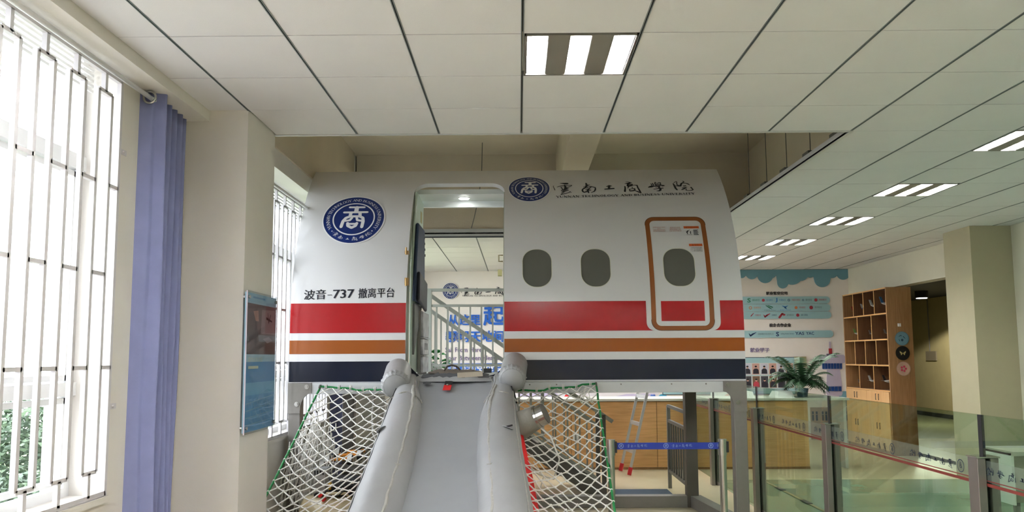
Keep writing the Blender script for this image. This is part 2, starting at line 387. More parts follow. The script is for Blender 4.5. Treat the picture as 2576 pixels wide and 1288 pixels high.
navv = mat('navy_vinyl', (9,18,40), .22, var=.1, vs=2)
brnv = mat('brown_vinyl', (142,82,40), .35, var=.05)
blkv = mat('black_print', (14,18,36), .4)
emblue = mat('emblem_blue', (24,46,112), .3, var=.08, vs=3)
whp = mat('white_print', (228,228,232), .5, var=.02)
gsteel = mat('grey_painted_steel', (132,128,124), .45, .2, var=.05, vs=30)
dsteel = mat('dark_grey_steel', (104,102,98), .45, .3, var=.08)
pane = mat('smoked_window_pane', (104,104,98), .12, 0, var=.03, spec=.6)
slidec = mat('grey_coated_fabric', (160,161,163), .42, 0, var=.14, vs=2.5, bump=.28, bs=7)
slideb = mat('grey_slide_bed', (150,153,158), .38, 0, var=.10, vs=2, bump=.16, bs=5)
seamc = mat('seam_tape', (176,174,168), .6, 0, var=.2, vs=40, bump=.3, bs=120)
blk = mat('black_rubber', (22,22,26), .6)
redc = mat('red_fabric', (214,20,24), .6)
netc = mat('white_cord', (222,220,216), .8, var=.08, vs=60)
grop = mat('green_rope', (10,128,62), .6, var=.2, vs=80, bump=.3, bs=200)
def wood(name, a, b, st, rough=.45):
    return mat(name, a, rough, rgb2=b, vs=5, stretch=st, bump=.03, bs=20)
oakh = wood('oak_laminate_horizontal', (230,180,124), (208,156,100), (.6, 6, 9))
oakv = wood('oak_laminate_vertical', (158,118,78), (136,98,62), (9, 9, .6))
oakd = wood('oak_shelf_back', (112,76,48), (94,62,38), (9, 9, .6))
oakl = wood('oak_light_door', (206,166,116), (190,148,98), (9, 9, .6))
teal = mat('blue_grey_board', (104,150,166), .6, var=.04)
lteal = mat('pale_blue_board', (150,186,194), .55, var=.03)
lav = mat('lavender_board', (176,166,186), .6, var=.04)
blu = mat('royal_blue_acrylic', (22,92,190), .4, var=.04)
prp = mat('purple_grey_acrylic', (118,104,146), .5)
# ---------------------------------------------------------------- setting: floor
GX = [0.028+.6*i for i in range(-30, 30)]
b = MB(); b.box((-2.5, -4, -.05), (2.45, 15.2, 0)).box((2.45, 10.3, -.05), (9.2, 15.2, 0)); struct(b, 'floor', flo)
g = struct(MB().box((2.45, -4, -.05), (9.2, 10.3, 0)), 'floor_green', flg)
b = MB().box((3.06, 4.4, 0), (3.10, 10.2, .006)); b.build('floor_joint_strip', mat('brass_strip', (150,140,100), .4, .5), g)
b = MB()
for i in range(6): b.box((3.045, 5.2+i*.85, .006), (3.105, 5.42+i*.85, .012))
b.build('joint_cover', blk, g)
# ---- walls
ZC = 3.2; ZS = 4.3
def wall_with(name, m, y0, y1, opens, x0, x1, z0=0, z1=ZS):
    b = MB(); y = y0
    for a, c, s, t in opens:
        b.box((x0, y, z0), (x1, a, z1)); b.box((x0, a, z0), (x1, c, s)); b.box((x0, a, t), (x1, c, z1)); y = c
    b.box((x0, y, z0), (x1, y1, z1)); return struct(b, name, m)
wall_with('wall_left', wallp, -4, 15.2, [(a, c, .85, 3.3) for a, c in WINS], -2.55, -2.2)
struct(MB().box((-2.55, 15.0, 0), (6.45, 15.2, ZS)), 'wall_back', backp)
struct(MB().box((-2.55, -4.2, 0), (9.2, -4, ZS)), 'wall_front', wallp)
wr = wall_with('wall_right', wallr, -4, 15.0, [(11.38, 13.6, 0, 2.7)], 6.25, 6.45)
b = MB()
b.box((10.6, 10.5, 0), (10.7, 24, 3.1)).box((6.45, 10.4, 0), (10.7, 10.5, 3.1)).box((6.3, 24, 0), (10.7, 24.1, 3.1)).box((6.3, 15.2, 0), (6.45, 24, 3.1))
cw = struct(b, 'wall_corridor', mat('corridor_olive_paint', (160,150,108), .9))
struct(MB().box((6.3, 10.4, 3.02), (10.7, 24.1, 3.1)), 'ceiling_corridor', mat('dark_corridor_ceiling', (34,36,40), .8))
struct(MB().box((6.3, 15.2, -.05), (10.7, 24.1, 0)).box((9.2, 10.4, -.05), (10.7, 15.2, 0)), 'floor_corridor', mat('corridor_green_floor', (112,110,84), .4))
struct(MB().box((10.56, 10.5, 0), (10.6, 24, .1)), 'baseboard_corridor', mat('dark_skirting', (40,42,38), .5))
# pillars
struct(MB().box((-2.2, 5.08, 0), (-1.775, 5.655, ZC+1.1)), 'wall_pillar_window', wallp)
struct(MB().box((-2.2, 10.36, 0), (-1.74, 10.9, ZC)), 'wall_pillar_far', wallp)
struct(MB().box((5.73, 9.99, 0), (6.25, 10.62, ZC)), 'wall_pillar_right', mat('pillar_olive_paint', (172,164,138), .85, var=.03))
# slab, beams over the open part of the ceiling
struct(MB().box((-2.55, -4, ZS), (9.2, 15.2, ZS+.1)), 'ceiling_slab', conc)
b = MB().box((-2.2, 5.655, 3.47), (-2.18, 10.35, ZS)).box((3.1, 4, 3.3), (3.4, 15, ZS)).box((.51, 4.5, 3.7), (.81, 10.35, ZS)).box((-2.18, 10.5, 3.215), (6.2, 10.7, ZS))
struct(b, 'ceiling_beam', conc)
struct(MB().box((-2.2, -4, 3.13), (-2.03, 5.08, 3.3)).box((-2.2, 4.9, 3.2), (-1.78, 5.08, 3.3)), 'trim_2', wallp)
# suspended ceiling: grid plus tiles as parts
OX, OY, TS = .028, 3.865, .6
X0c, X1c = -3, 11                     # columns; col -4 is a cut strip beside the window
def is_hole(i, j): return i in range(-3, 4) and 3 <= j <= 10 
LIGHTS = [(0, 0), (6, 3), (6, 6), (6, 9), (6, 12), (6, 15), (0, -4), (6, -3), (2, -8), (-3, -2), (-2, -6), (3, -4), (6, -8), (0, 11), (0, 14), (3, 12), (3, 15)]
gm = MB()
ZT = ZC-.004
cel = MB()
JMIN, JMAX = -13, 18
def cell(i, j):
    x = OX+TS*i; y = OY+TS*j
    return x, y
tiles = []
for i in range(-4, 12):
    for j in range(JMIN, JMAX+1):
        x, y = cell(i, j); xa, xb, ya, yb = x, x+TS, y, y+TS
        if i == -4: xa = -2.03
        if i == -4 and j >= 2: continue
        if is_hole(i, j): continue
        if j >= 11 and i == -4: continue
        xb = min(xb, 6.25); yb = min(yb, 15.0); ya = max(ya, -4)
        if xa >= 6.24 or ya >= 14.98 or yb <= -4: continue
        if j >= 10 and ya > 10.6 and i <= 9 and xa > 5.7 and False: continue
        if xa > 5.6 and 9.9 < ya < 10.5: xb = min(xb, 6.25)
        tiles.append((i, j, xa, xb, ya, yb))
        if (i, j) not in LIGHTS: cel.box((xa, ya, ZC+.012), (xb, yb, ZC+.03))
# region left of column -3 behind the second pillar
cel.box((-2.2, 10.35, ZC+.012), (-1.772, 15, ZC+.03))
ceil_o = struct(cel, 'ceiling', dgrid)
tm = {}
far = MB()
for i, j, xa, xb, ya, yb in tiles:
    if (i, j) in LIGHTS: continue
    gx = .008; gy = .0035
    a = (xa+(gx if i > -4 else .002), ya+gy, ZC); c = (xb-gx, yb-gy, ZC+.012)
    # in the camera's cone (a little wider)?
    vis = ya > 2.6 and yb > 2.6 and abs((xa+xb)/2)/max(yb, .1) < .86 
    if not vis: far.box(a, c); continue
    if ya > 10.4 and (xa+xb)/2 < 2.3 and not (-1.9 < (xa+xb)/2 < .3): far.box(a, c); continue
    key = (round(c[0]-a[0], 3), round(c[1]-a[1], 3))
    if key not in tm:
        mb = MB().box((0, 0, 0), (key[0], key[1], .012)); me = bpy.data.meshes.new('ceiling_tile'); me.from_pydata(mb.v, [], mb.f); me.materials.append(tilem); tm[key] = me
    o = bpy.data.objects.new('ceiling_tile', tm[key]); COL.objects.link(o); o.location = (a[0], a[1], ZC+random.uniform(-.0012, .0012)); o.parent = ceil_o
far.box((-2.2, 10.35, ZC), (-1.79, 15, ZC+.012))
o = far.build('ceiling_tile_field', tilem, ceil_o); o['kind'] = 'stuff'
# T bars running in depth
tb = MB()
for i in range(-3, 12):
    x = OX+TS*i
    if x > 6.2: continue
    y1 = 5.665 if i in range(-2, 4) else 15
    for (ya, yb) in ([(-4, 5.665), (10.47, 15)] if i in range(-2, 4) else [(-4, 5.1)] if i == -3 else [(-4, 15)]):
        for s in (-1, 1): tb.box((x+s*.0055-.0025, ya, ZC-.002), (x+s*.0055+.0025, yb, ZC+.013))
tb.build('grid_runner', gridm, ceil_o)
ed = MB()                              # metal edge round the opening
ed.box((-1.775, 5.645, ZC-.008), (2.44, 5.667, ZC+.03)).box((2.42, 5.66, ZC-.008), (2.445, 10.47, ZC+.05)).box((-1.775, 10.465, ZC-.02), (2.44, 10.485, ZC+.08))
ed.build('edge_trim', mat('edge_trim_metal', (196,198,196), .4, .2), ceil_o)
dk = MB().box((-1.775, 10.47, ZC-.035), (2.42, 10.50, ZC+.02)); dk.build('dark_edge_fascia', mat('dark_edge_profile', (50,56,66), .6), ceil_o)  # dark fascia strip along the far edge of the opening
for y in (5.9, 6.5, 7.1, 7.7, 8.3):   # hanger rods and brackets along the right edge
    MB().tube([(2.52, y+.2, ZC+.02), (2.52, y+.2, ZS)], .004, 6).tube([(2.52, y+.2, ZS-.01), (2.52, y+.2, ZS)], .02, 8).build('hanger_rod', dsteel, ceil_o)
    MB().box((2.47, y+.12, ZC+.03), (2.56, y+.26, ZC+.11)).build('hanger_bracket', dsteel, ceil_o)
# ---------------------------------------------------------------- ceiling lights
lw = mat('lamp_reflector', (235,238,238), .3, var=.01)
lf = mat('lamp_frame_grey', (128,124,116), .45, .2)
tubm = mat('lamp_tube_light', (250,248,246), .4, var=0, emit=LAMP)
def make_light(x, y, label, group):
    t = thing('ceiling_light', label, 'ceiling light', (x+.3, y+.3, ZC), group)
    x0, y0, x1, y1 = x+.012, y+.012, x+TS-.012, y+TS-.012; zt = ZC+.075
    fr = MB()
    fr.box((x0, y0, ZC-.004), (x1, y0+.012, zt)).box((x0, y1-.012, ZC-.004), (x1, y1, zt)).box((x0, y0, ZC-.004), (x0+.008, y1, zt)).box((x1-.008, y0, ZC-.004), (x1, y1, zt))
    fr.box((x0, y0, zt), (x1, y1, zt+.01)); fr.build('frame', lf, t)
    w = (x1-x0-.02)/5.0; xs = x0+.01
    for k in range(5):
        a = xs+k*w
        if k % 2:
            MB().box((a+.004, y0+.012, ZC-.001), (a+w-.004, y1-.012, ZC+.006)).box((a, y0+.012, ZC), (a+.003, y1-.012, zt)).box((a+w-.003, y0+.012, ZC), (a+w, y1-.012, zt)).build('cover_panel', lf, t)
        else:
            r = MB(); n = 8; vs = []
            for yy in (y0+.012, y1-.012):
                for q in range(n+1):
                    th = pi*q/n; vs.append((a+w/2-cos(th)*(w/2-.003), yy, ZC+.004+sin(th)*.062))
            r.add(vs, [(q, q+1, n+2+q, n+1+q) for q in range(n)])
            rf = r.build('reflector', lw, t, smooth=True)
            for q in range(1, 6):
                lv = MB(); yy = y0+(y1-y0)*q/6; lv.add([(a+.004, yy, ZC+.001), (a+w-.004, yy, ZC+.001), (a+w-.004, yy+.008, ZC+.016), (a+.004, yy+.008, ZC+.016), (a+w/2, yy, ZC+.012)], [(0, 1, 2, 3), (0, 1, 4)]); lv.build('louvre_blade', lw, t)
            MB().tube([(a+w/2, y0+.03, ZC+.034), (a+w/2, y1-.03, ZC+.034)], .012, 10).build('tube', tubm, t)
            MB().tube([(a+w/2, y0+.025, ZC+.034), (a+w/2, y0+.045, ZC+.034)], .014, 10).build('tube_cap', lw, t)
    return t
names = {(0,0): 'near louvre ceiling lamp above the aircraft mockup, three lit troughs', (6,3): 'nearest lamp of the right-hand row, cut by the frame edge',
         (6,6): 'second lamp of the right-hand ceiling row, counted from the camera', (6,9): 'third lamp of the right-hand ceiling row, counted from the camera',
         (6,12): 'fourth lamp of the right-hand ceiling row, just right of the mockup', (6,15): 'farthest lamp of the right-hand row, half hidden behind the mockup edge'}
for k, (i, j) in enumerate(LIGHTS):
    x, y = cell(i, j); 
    if (i, j) in names: make_light(x, y, names[i, j], 'recessed louvre lamps in the ceiling')
    elif j > 10: make_light(x, y, 'added louvre ceiling lamp, unseen behind the aircraft mockup, brightening stairs and counter', 'added lamps hidden by the mockup')  # unseen lamps added to brighten the back wall and doorway
    else: make_light(x, y, 'added louvre ceiling lamp, unseen out of frame, brightening the room', 'added lamps out of frame')  # unseen lamps added as fill for the near room
# ---------------------------------------------------------------- windows
def make_window(n, y0, y1):
    w = MB(); x = -2.42; d = .05; z0, z1 = .85, 3.3
    def fr(ya, yb, za, zb, t=.05, xx=x):
        w.box((xx-d/2, ya, za), (xx+d/2, ya+t, zb)).box((xx-d/2, yb-t, za), (xx+d/2, yb, zb)).box((xx-d/2, ya+t, za), (xx+d/2, yb-t, za+t)).box((xx-d/2, ya+t, zb-t), (xx+d/2, yb-t, zb))
    fr(y0, y1, z0, z1)
    w.box((x-.04, y0, 2.60), (x+.04, y1, 2.68)).box((x-.04, y0, 1.38), (x+.04, y1, 1.45))
    L = y1-y0
    for k in (1, 2, 3): w.box((x-.03, y0+L*k/4-.025, z0), (x+.03, y0+L*k/4+.025, z1))
    root = struct(w, 'window_%d' % n, alu)
    s = MB()
    for k in range(4):
        a = y0+L*k/4+.03; c = y0+L*(k+1)/4-.03
        for za, zb in ((.92, 1.37), (1.46, 2.59)):
            s.box((x-.015, a, za), (x+.015, a+.04, zb)).box((x-.015, c-.04, za), (x+.015, c, zb)).box((x-.015, a, za), (x+.015, c, za+.03)).box((x-.015, a, zb-.03), (x+.015, c, zb))
    s.build('sash', alu, root)
    for k in range(4):
        for za, zb in ((.9, 1.38), (1.45, 2.6), (2.68, 3.25)):
            MB().box((x-.003, y0+L*k/4+.03, za), (x+.003, y0+L*(k+1)/4-.03, zb)).build('pane', winglass, root)
    MB().box((-2.40, y0, .82), (-2.18, y1, .853)).build('sill', wallp, root)
    if n in (2, 3):
        rl = MB()
        for k in range(5): rl.box((-2.36, y0+.02, 3.16-k*.03), (-2.35, y1-.02, 3.175-k*.03))
        rl.build('head_slat', alu, root)
for n, (a, c) in enumerate(WINS): make_window(n+1, a, c)
def make_grille(y1, y0, label):
    t = thing('window_grille', label, 'window grille', (-2.2, (y0+y1)/2, .87)); X = -2.2
    h = .012
    def vb(y, za, zb, name='bar'):
        o = MB().box((X-h, y-h, za), (X+h, y+h, zb)).build(name, grl, t); return o
    MB().box((X-h, y0, 3.09), (X+h, y1, 3.115)).box((X-h, y0, .858), (X+h, y1, .882)).box((X-h, y1-.012, .858), (X+h, y1+.012, 3.10)).box((X-h, y0-.012, .858), (X+h, y0+.012, 3.10)).build('frame', grl, t)
    P = .132; k = 0; y = y1-.10
    while y-P > y0+.02:
        vb(y, .995, 2.99); vb(y-P, .995, 2.99)
        for z in (.995, 2.02, 2.99): MB().box((X-h, y-P, z-.01), (X+h, y, z+.01)).build('tie', grl, t)
        yb = y+P if k else y1
        for z in (1.53, 2.50): MB().box((X-h, y, z-.01), (X+h, yb, z+.01)).build('tie', grl, t)
        MB().box((X-h, y-P/2-h, 2.99), (X+h, y-P/2+h, 3.095)).build('stub', grl, t); MB().box((X-h, y-P/2-h, .87), (X+h, y-P/2+h, .995)).build('stub', grl, t)
        y -= 2*P; k += 1
    b = MB()
    for z in (2.72, 1.32): b.box((X-.008, y1, z-.015), (X+.004, y1+.09, z+.015)).tube([(X-.002, y1+.05, z), (X+.014, y1+.05, z)], .008, 6)
    b.build('wall_bracket', grl, t)
    return t
make_grille(4.25, 1.075, 'white square-bar security grille over the nearest window, at the left edge')
make_grille(9.10, 5.93, 'white security grille over the far window, seen between pillar and mockup')
make_grille(-.95, -3.5, 'white security grille over the added, unseen window behind the camera')
# ---------------------------------------------------------------- curtains
def make_curtain(yn, yf, label, rodlabel, rod_y0):
    t = thing('curtain', label, 'curtain', (-2.135, (yn+yf)/2, 0))
    n = 150; vs = []; Z = 26; zt = 3.085+.055
    amp0 = .075; folds = [(0, -.085), (.05, .0), (.085, .004), (.13, .060), (.22, -.05), (.32, .005), (.40, -.07), (.49, 0), (.57, -.07), (.66, -.008), (.74, -.075), (.82, -.012), (.91, -.08), (1, -.03)]
    def xo(u):
        for (a, p), (c, q) in zip(folds, folds[1:]):
            if a <= u <= c:
                k = (u-a)/(c-a); k = k*k*(3-2*k); return p+(q-p)*k
        return folds[-1][1]
    for j in range(Z+1):
        f = j/Z; z = .02+(zt-.02)*f
        for i in range(n+1):
            u = i/n; wob = .012*sin(3*z+9*u)*(1-f)
            vs.append((-2.135+xo(u)*(1+.35*(1-f))+wob*1.0, yn+(yf-yn)*u*(1+.05*(1-f))-.02*(1-f), z))
    b = MB(); m = n+1; b.add(vs, [(j*m+i, j*m+i+1, (j+1)*m+i+1, (j+1)*m+i) for j in range(Z) for i in range(n)])
    o = b.build('cloth', curt, t, smooth=True); so = o.modifiers.new('thickness', 'SOLIDIFY'); so.thickness = .004
    def ring(y):
        R = MB(); N = 20; pts = [(-2.135+.034*cos(2*pi*k/N), y, 3.086+.034*sin(2*pi*k/N)) for k in range(N+1)]
        R.tube(pts, .008, 8, caps=False); R.build('eyelet', chrome, t, smooth=True)
    ring(yn-.012)
    r = thing('curtain_rod', rodlabel, 'curtain rod', (-2.135, (rod_y0+yf)/2, 3.086))
    MB().tube([(-2.135, rod_y0, 3.086), (-2.135, yn+.06, 3.086)], .0135, 12).build('pole', alu, r, smooth=True)
    for yy in (rod_y0+.5, yn+.05): MB().box((-2.2, yy-.008, 3.07), (-2.135, yy+.008, 3.072)).box((-2.2, yy-.012, 3.07), (-2.19, yy+.012, 3.14)).build('rod_bracket', alu, r)
make_curtain(4.47, 5.03, 'gathered blue-violet eyelet curtain between the near window and the square pillar', 'white curtain rod above the near window', .8)
make_curtain(9.28, 9.85, 'gathered curtain at the far window, seen through the left net', 'white curtain rod above the far window, mostly hidden', 6.0)
# ---------------------------------------------------------------- outdoors
grs = mat('lawn', (128,150,96), .9, var=.3, vs=8)
b = MB().box((-60, -20, -.5), (-2.56, 70, -.4)); o = struct(b, 'ground_outside', mat('grey_paving', (170,168,164), .9, var=.1))
MB().box((-12, 5, -.4), (-3.4, 30, -.37)).build('lawn_patch', grs, o)
leafm = [mat('hedge_leaf_a', (84,104,84), .6, var=.4, vs=30), mat('hedge_leaf_b', (110,132,104), .6, var=.3, vs=30)]
def shrub(cx, cy, r, h, label, n=9000, seed=1, z0=-.4):
    R = random.Random(seed); t = thing('shrub', label, 'shrub', (cx, cy, z0), 'shrubs outside the near window')
    MB().tube([(cx, cy, z0), (cx+.05, cy, z0+h*.5)], [.05, .03], 8).build('trunk', dsteel, t)
    for q in (0, 1):
        b = MB()
        for _ in range(n//2):
            while True:
                d = Vector((R.uniform(-1, 1), R.uniform(-1, 1), R.uniform(-1, 1)))
                if .3 < d.length < 1: break
            d = d*(.75+.25*R.random()); p = Vector((cx+d.x*r, cy+d.y*r, z0+h*.52+d.z*h*.48))
            a = Vector((R.uniform(-1, 1), R.uniform(-1, 1), R.uniform(-.6, .6))).normalized(); c = a.cross(Vector((R.uniform(-1, 1), R.uniform(-1, 1), R.uniform(-1, 1)))).normalized()
            L = R.uniform(.028, .055); w = L*.42
            b.add([p-a*L, p+c*w, p+a*L, p-c*w], [(0, 1, 2, 3)])
        o = b.build('leaves', leafm[q], t, fix=False); o['kind'] = 'stuff'
shrub(-5.0, 5.6, .95, 1.75, 'dark glossy shrub low outside the near window, at the frame edge', seed=3)
shrub(-5.3, 8.2, 1.0, 1.72, 'rounded green shrub outside the near window, beside the outer wall', seed=5)
shrub(-4.2, 7.0, .6, 1.1, 'low shrub in front of the other two outside the near window', n=5000, seed=9)
shrub(-7.6, 15.5, 1.3, 2.0, 'pale shrub behind, at the lawn outside', n=3000, seed=11)
# ---------------------------------------------------------------- poster on the pillar
t = thing('wall_poster', 'tall blue and brown acrylic-faced poster fixed to the side of the square pillar', 'poster', (-1.76, 5.36, 1.12))
Y0, Y1, Zb, Zt = 5.055, 5.68, 1.10, 2.0
MB().box((-1.755, Y0, Zb), (-1.747, Y1, Zt)).build('backing', mat('poster_light_blue', (150,190,214), .3, var=.04), t)
pm = lambda u, v, o=0: (-1.7465+o, Y0+u*(Y1-Y0), Zt-v*(Zt-Zb))
def pr(name, rgb, pol, k):
    Ink().poly(pol).mesh(name, mat('poster_'+name, rgb, .3, var=.12, vs=8), lambda u, v, o: pm(u, v, .0004*k), t)
R4 = lambda a, b, c, d: [(a, b), (c, b), (c, d), (a, d)]
pr('header', (140, 186, 214), R4(0, 0, 1, .065), 1)
pr('cabin_photo', (92,54,60), R4(0, .075, 1, .30), 1)
pr('grey_band', (104,104,116), R4(0, .30, 1, .35), 1)
pr('brown_band', (84,58,64), R4(0, .35, 1, .445), 1)
pr('photo_window', (140,112,116), [(.5, .11), (.95, .1), (.97, .29), (.48, .29)], 2)
pr('photo_curtain', (70,44,54), [(.05, .15), (.3, .13), (.42, .35), (.2, .42), (.05, .3)], 2)
pr('photo_light', (176,120,104), [(.22, .13), (.38, .12), (.4, .2), (.3, .2)], 3)
pr('pale_band', (168, 202, 222), R4(0, .445, 1, .50), 1)
pr('blue_band', (66, 138, 194), R4(0, .50, 1, .65), 1)
pr('mid_band', (118, 178, 214), R4(0, .65, 1, .74), 1)
pr('airport_photo', (88, 156, 206), R4(0, .74, 1, 1), 1)
pr('photo_ship', (150,140,150), [(.55, .33), (.75, .31), (.9, .34), (.7, .36)], 3)
k = Ink()
for i in range(9): k.stroke([(.1+.09*i, .76+.02*(i % 3), .006), (.3+.08*i, .98-.03*(i % 4), .004)])
for i in range(4): k.stroke([(.05, .8+.05*i, .006), (.95, .76+.06*i, .004)])
k.mesh('photo_structure', mat('poster_line', (150,184,204), .4), lambda u, v, o: pm(u, v, .0014), t)
k = Ink(); k.stroke([(.66, .17, .02), (.85, .19, .012)]).stroke([(.7, .13, .01), (.74, .2, .02), (.8, .14, .01)])
k.mesh('photo_aircraft', blk, lambda u, v, o: pm(u, v, .0014), t)
k = Ink().add(text('国内出发流程').fit(.1, -.50, .55, -.465)); k.add(Ink().rect(.1, -.55, .42, -.53))
k.mesh('title_lettering', mat('poster_cream', (206,206,180), .5), lambda u, v, o: pm(u, -v, .0014), t)
k = Ink()
for i in range(5): k.rect(.15, -.58-.012*i, .7-.05*(i % 2), -.575-.012*i)
k.rect(.1, -.03, .14, -.02); k.rect(.2, -.035, .6, -.022)
k.mesh('small_lettering', mat('poster_text_blue', (100,150,190), .5), lambda u, v, o: pm(u, -v, .0014), t)
MB().box((-1.742, Y0-.005, Zb-.01), (-1.738, Y1+.005, Zt+.01)).build('acrylic_sheet', glass_mat('acrylic_clear', (.95, .97, .98), .25, .01), t)
MB().box((-1.744, Y0-.009, Zb-.01), (-1.736, Y0-.005, Zt+.01)).build('sheet_edge', mat('acrylic_edge', (214,206,222), .3), t)
for yy in (Y0+.03, Y1-.03):
    for zz in (Zb+.03, Zt-.03): MB().tube([(-1.775, yy, zz), (-1.73, yy, zz)], .011, 10).build('standoff', chrome, t)
# ---------------------------------------------------------------- aircraft mockup
FR, FZ, FY = 2.25, 1.8, 7.5
def fus(u, s, off=0):                     # u = X, s = arc length measured from height FZ
    a = s/FR if s > 0 else 0
    z = FZ+FR*sin(a) if s > 0 else FZ+s
    return (u, FY+FR*(1-cos(a))-off*cos(a), z+off*sin(a))
def S(z): return FR*asin(min(1, (z-FZ)/FR)) if z > FZ else z-FZ
t = A = thing('aircraft_mockup', 'white fuselage training mockup with red, ochre and navy stripes on a grey steel platform', 'aircraft mockup', (0, 8.2, 0))
XL, XR = -2.172, 2.13
door = rrect(-1.07, S(1.36), -.138, S(3.385), .15); ZB = 1.34
door[-1] = door[-1]
dpoly = [(-.138, S(ZB)-.0), (-.138, S(3.385)-.17)]
top = S(3.385)
dpoly = [(-.138, S(ZB)), (-.138, top-.15)]+[(-.138-.15+.15*cos(radians(a)), top-.15+.15*sin(radians(a))) for a in range(10, 91, 10)]+[(-1.07+.15-.15*sin(radians(a)), top-.15+.15*cos(radians(a))) for a in range(0, 90, 10)]+[(-1.07, top-.15), (-1.07, S(ZB))]
STOP = S(3.565)
outer = [(XL, S(ZB)), (-1.07, S(ZB)), (-1.07, top-.15)]+[(x, y) for x, y in dpoly[::-1] if y > top-.149]+[(-.138, top-.15), (-.138, S(ZB)), (XR, S(ZB)), (XR, STOP), (XL, STOP)]
oo = []
for p in outer:
    if not oo or abs(p[0]-oo[-1][0])+abs(p[1]-oo[-1][1]) > 1e-4: oo.append(p)
WIN = [(.04, .322), (.603, .888), (1.398, 1.70)]
holes = [rrect(a, S(2.236), b, S(2.616), .13, 8) for a, b in WIN]
skin = plate(oo, holes, fus, .045, 'fuselage_skin', mat('white_gloss_skin', (216,216,219), .24, var=.01, vs=1.5, spec=.5), t, step=(.10, .04))
for (a, b), h in zip(WIN, holes):
    plate(rrect(a-.012, S(2.236)-.012, b+.012, S(2.616)+.012, .13, 8), [], lambda u, s, o=0: fus(u, s, o-.006), .006, 'window_pane', pane, t, step=(.2, .06))
    k = Ink(); N = len(h); cx = (a+b)/2; cy = (S(2.236)+S(2.616))/2
    for i in range(N):
        p, q = h[i], h[(i+1) % N]; k.stroke([(p[0], p[1], .006), (q[0], q[1], .006)])
    k.mesh('window_rim', mat('pale_rim', (206,206,190), .5), lambda u, s, o=0: fus(u, s, .0015), t)
def fdecal(name, m, poly=None, ink=None, off=.0022, holes_=[], step=(.12, .04), parent=None):
    k = Ink()
    if poly: k.t = fill(poly, holes_, step)
    else: k = ink
    return k.mesh(name, m, lambda u, s, o=0: fus(u, s, off), parent or t)
def band(name, m, x0, x1, z0, z1):
    fdecal(name, m, [(x0, S(z0)), (x1, S(z0)), (x1, S(z1)), (x0, S(z1))])
XD0, XD1 = -1.07, -.138
for zz, m, nm in (((1.807, 2.09), redv, 'red_stripe'), ((1.610, 1.738), orgv, 'ochre_stripe'), ((1.348, 1.538), navv, 'navy_stripe')):
    band(nm, m, XL+.002, XD0-.002, *zz)
    z0, z1 = zz
    if nm != 'red_stripe': band(nm, m, XD1+.002, XR-.002, z0+.008, z1+.006)
z0, z1 = 1.815, 2.097
curve = lambda x0, sg: [(x0+sg*(.075*(1-sin(radians(a)))), S(z0)+.075*(1-cos(radians(a)))) for a in range(0, 91, 15)]
fdecal('red_stripe', redv, [(XD1+.002, S(z1)), (XD1+.002, S(z0)), (1.285, S(z0))]+[(1.285-.075*sin(radians(a)), S(z0)+.075*(1-cos(radians(a)))) for a in range(15, 91, 15)]+[(1.209, S(z1))])
fdecal('red_stripe', redv, [(XR-.002, S(z0)), (XR-.002, S(z1)), (1.91, S(z1))]+[(1.835+.075*sin(radians(a)), S(z0)+.075*(1-cos(radians(a)))) for a in range(90, 0, -15)]+[(1.835, S(z0))])
fdecal('red_stripe', redv, [(1.352, S(1.903)), (1.763, S(1.903)), (1.763, S(2.094)), (1.352, S(2.094))])
def outline(pts, w, m, name):
    k = Ink(); N = len(pts)
    for i in range(N): k.stroke([(pts[i][0], pts[i][1], w), (pts[(i+1) % N][0], pts[(i+1) % N][1], w)])
    fdecal(name, m, ink=k, off=.0032)
oex = rrect(1.258, S(1.815), 1.852, S(2.952), .09, 8); inx = rrect(1.302, S(1.857), 1.808, S(2.912), .05, 8)
fdecal('exit_door_outline', brnv, oex, holes_=[inx], step=(.12, .04))
outline(oex, .005, mat('brown_edge', (84,52,30), .5), 'outline_edge')
def fput(k, x0, z0, x1, z1, name, m, off=.002, par=None):
    s0, s1 = S(z0), S(z1); fdecal(name, m, ink=k.fit(x0, s0, x1, s1), off=off, parent=par)
em = put_emblem(-1.645, (S(2.678)+S(3.22))/2, .307, fus, A, emblue, whp)
put_emblem(.118, (S(3.113)+S(3.487))/2, .213, fus, A, emblue, whp)
# calligraphy and English line, slightly rising to the right
c0 = CALL.bounds(); kx = (1.812-.365)/(c0[2]-c0[0])
cal = Ink().add(CALL, lambda x, y: (.365+(x-c0[0])*kx, S(3.258)+(y+478)*kx*1.30+0*(x)))
fdecal('calligraphy_lettering', blkv, ink=cal, off=.0034)
k = serif(UNI); b0 = k.bounds(); k = k.fit(.388, 0, 1.815, .036); k = Ink().add(k, lambda x, y: (x, S(3.185)+y+(x-.388)*.028)); fdecal('english_lettering', blkv, ink=k, off=.0034)
tl = Ink()
for s, a, b, d in (('波音', 0, .245, .016), ('-', .26, .3, .01), ('737', .32, .555, .024), ('撤离平台', .60, 1.0, .014)):
    kk = heavy(s, d)
    if s == '-': kk = Ink().rect(0, .4, 1, .5); tl.add(kk.fit(.26, .38, .31, .44)); continue
    q = kk.fit(a, 0.06 if s == '737' else 0, b, .93 if s == '737' else 1); tl.add(q)
x0, x1 = -2.05, -1.185; tl = Ink().add(tl, lambda x, y: (x0+(x1-x0)*x, S(2.125)+y*.098+x*.02))
fdecal('platform_lettering', blkv, ink=tl, off=.0034)
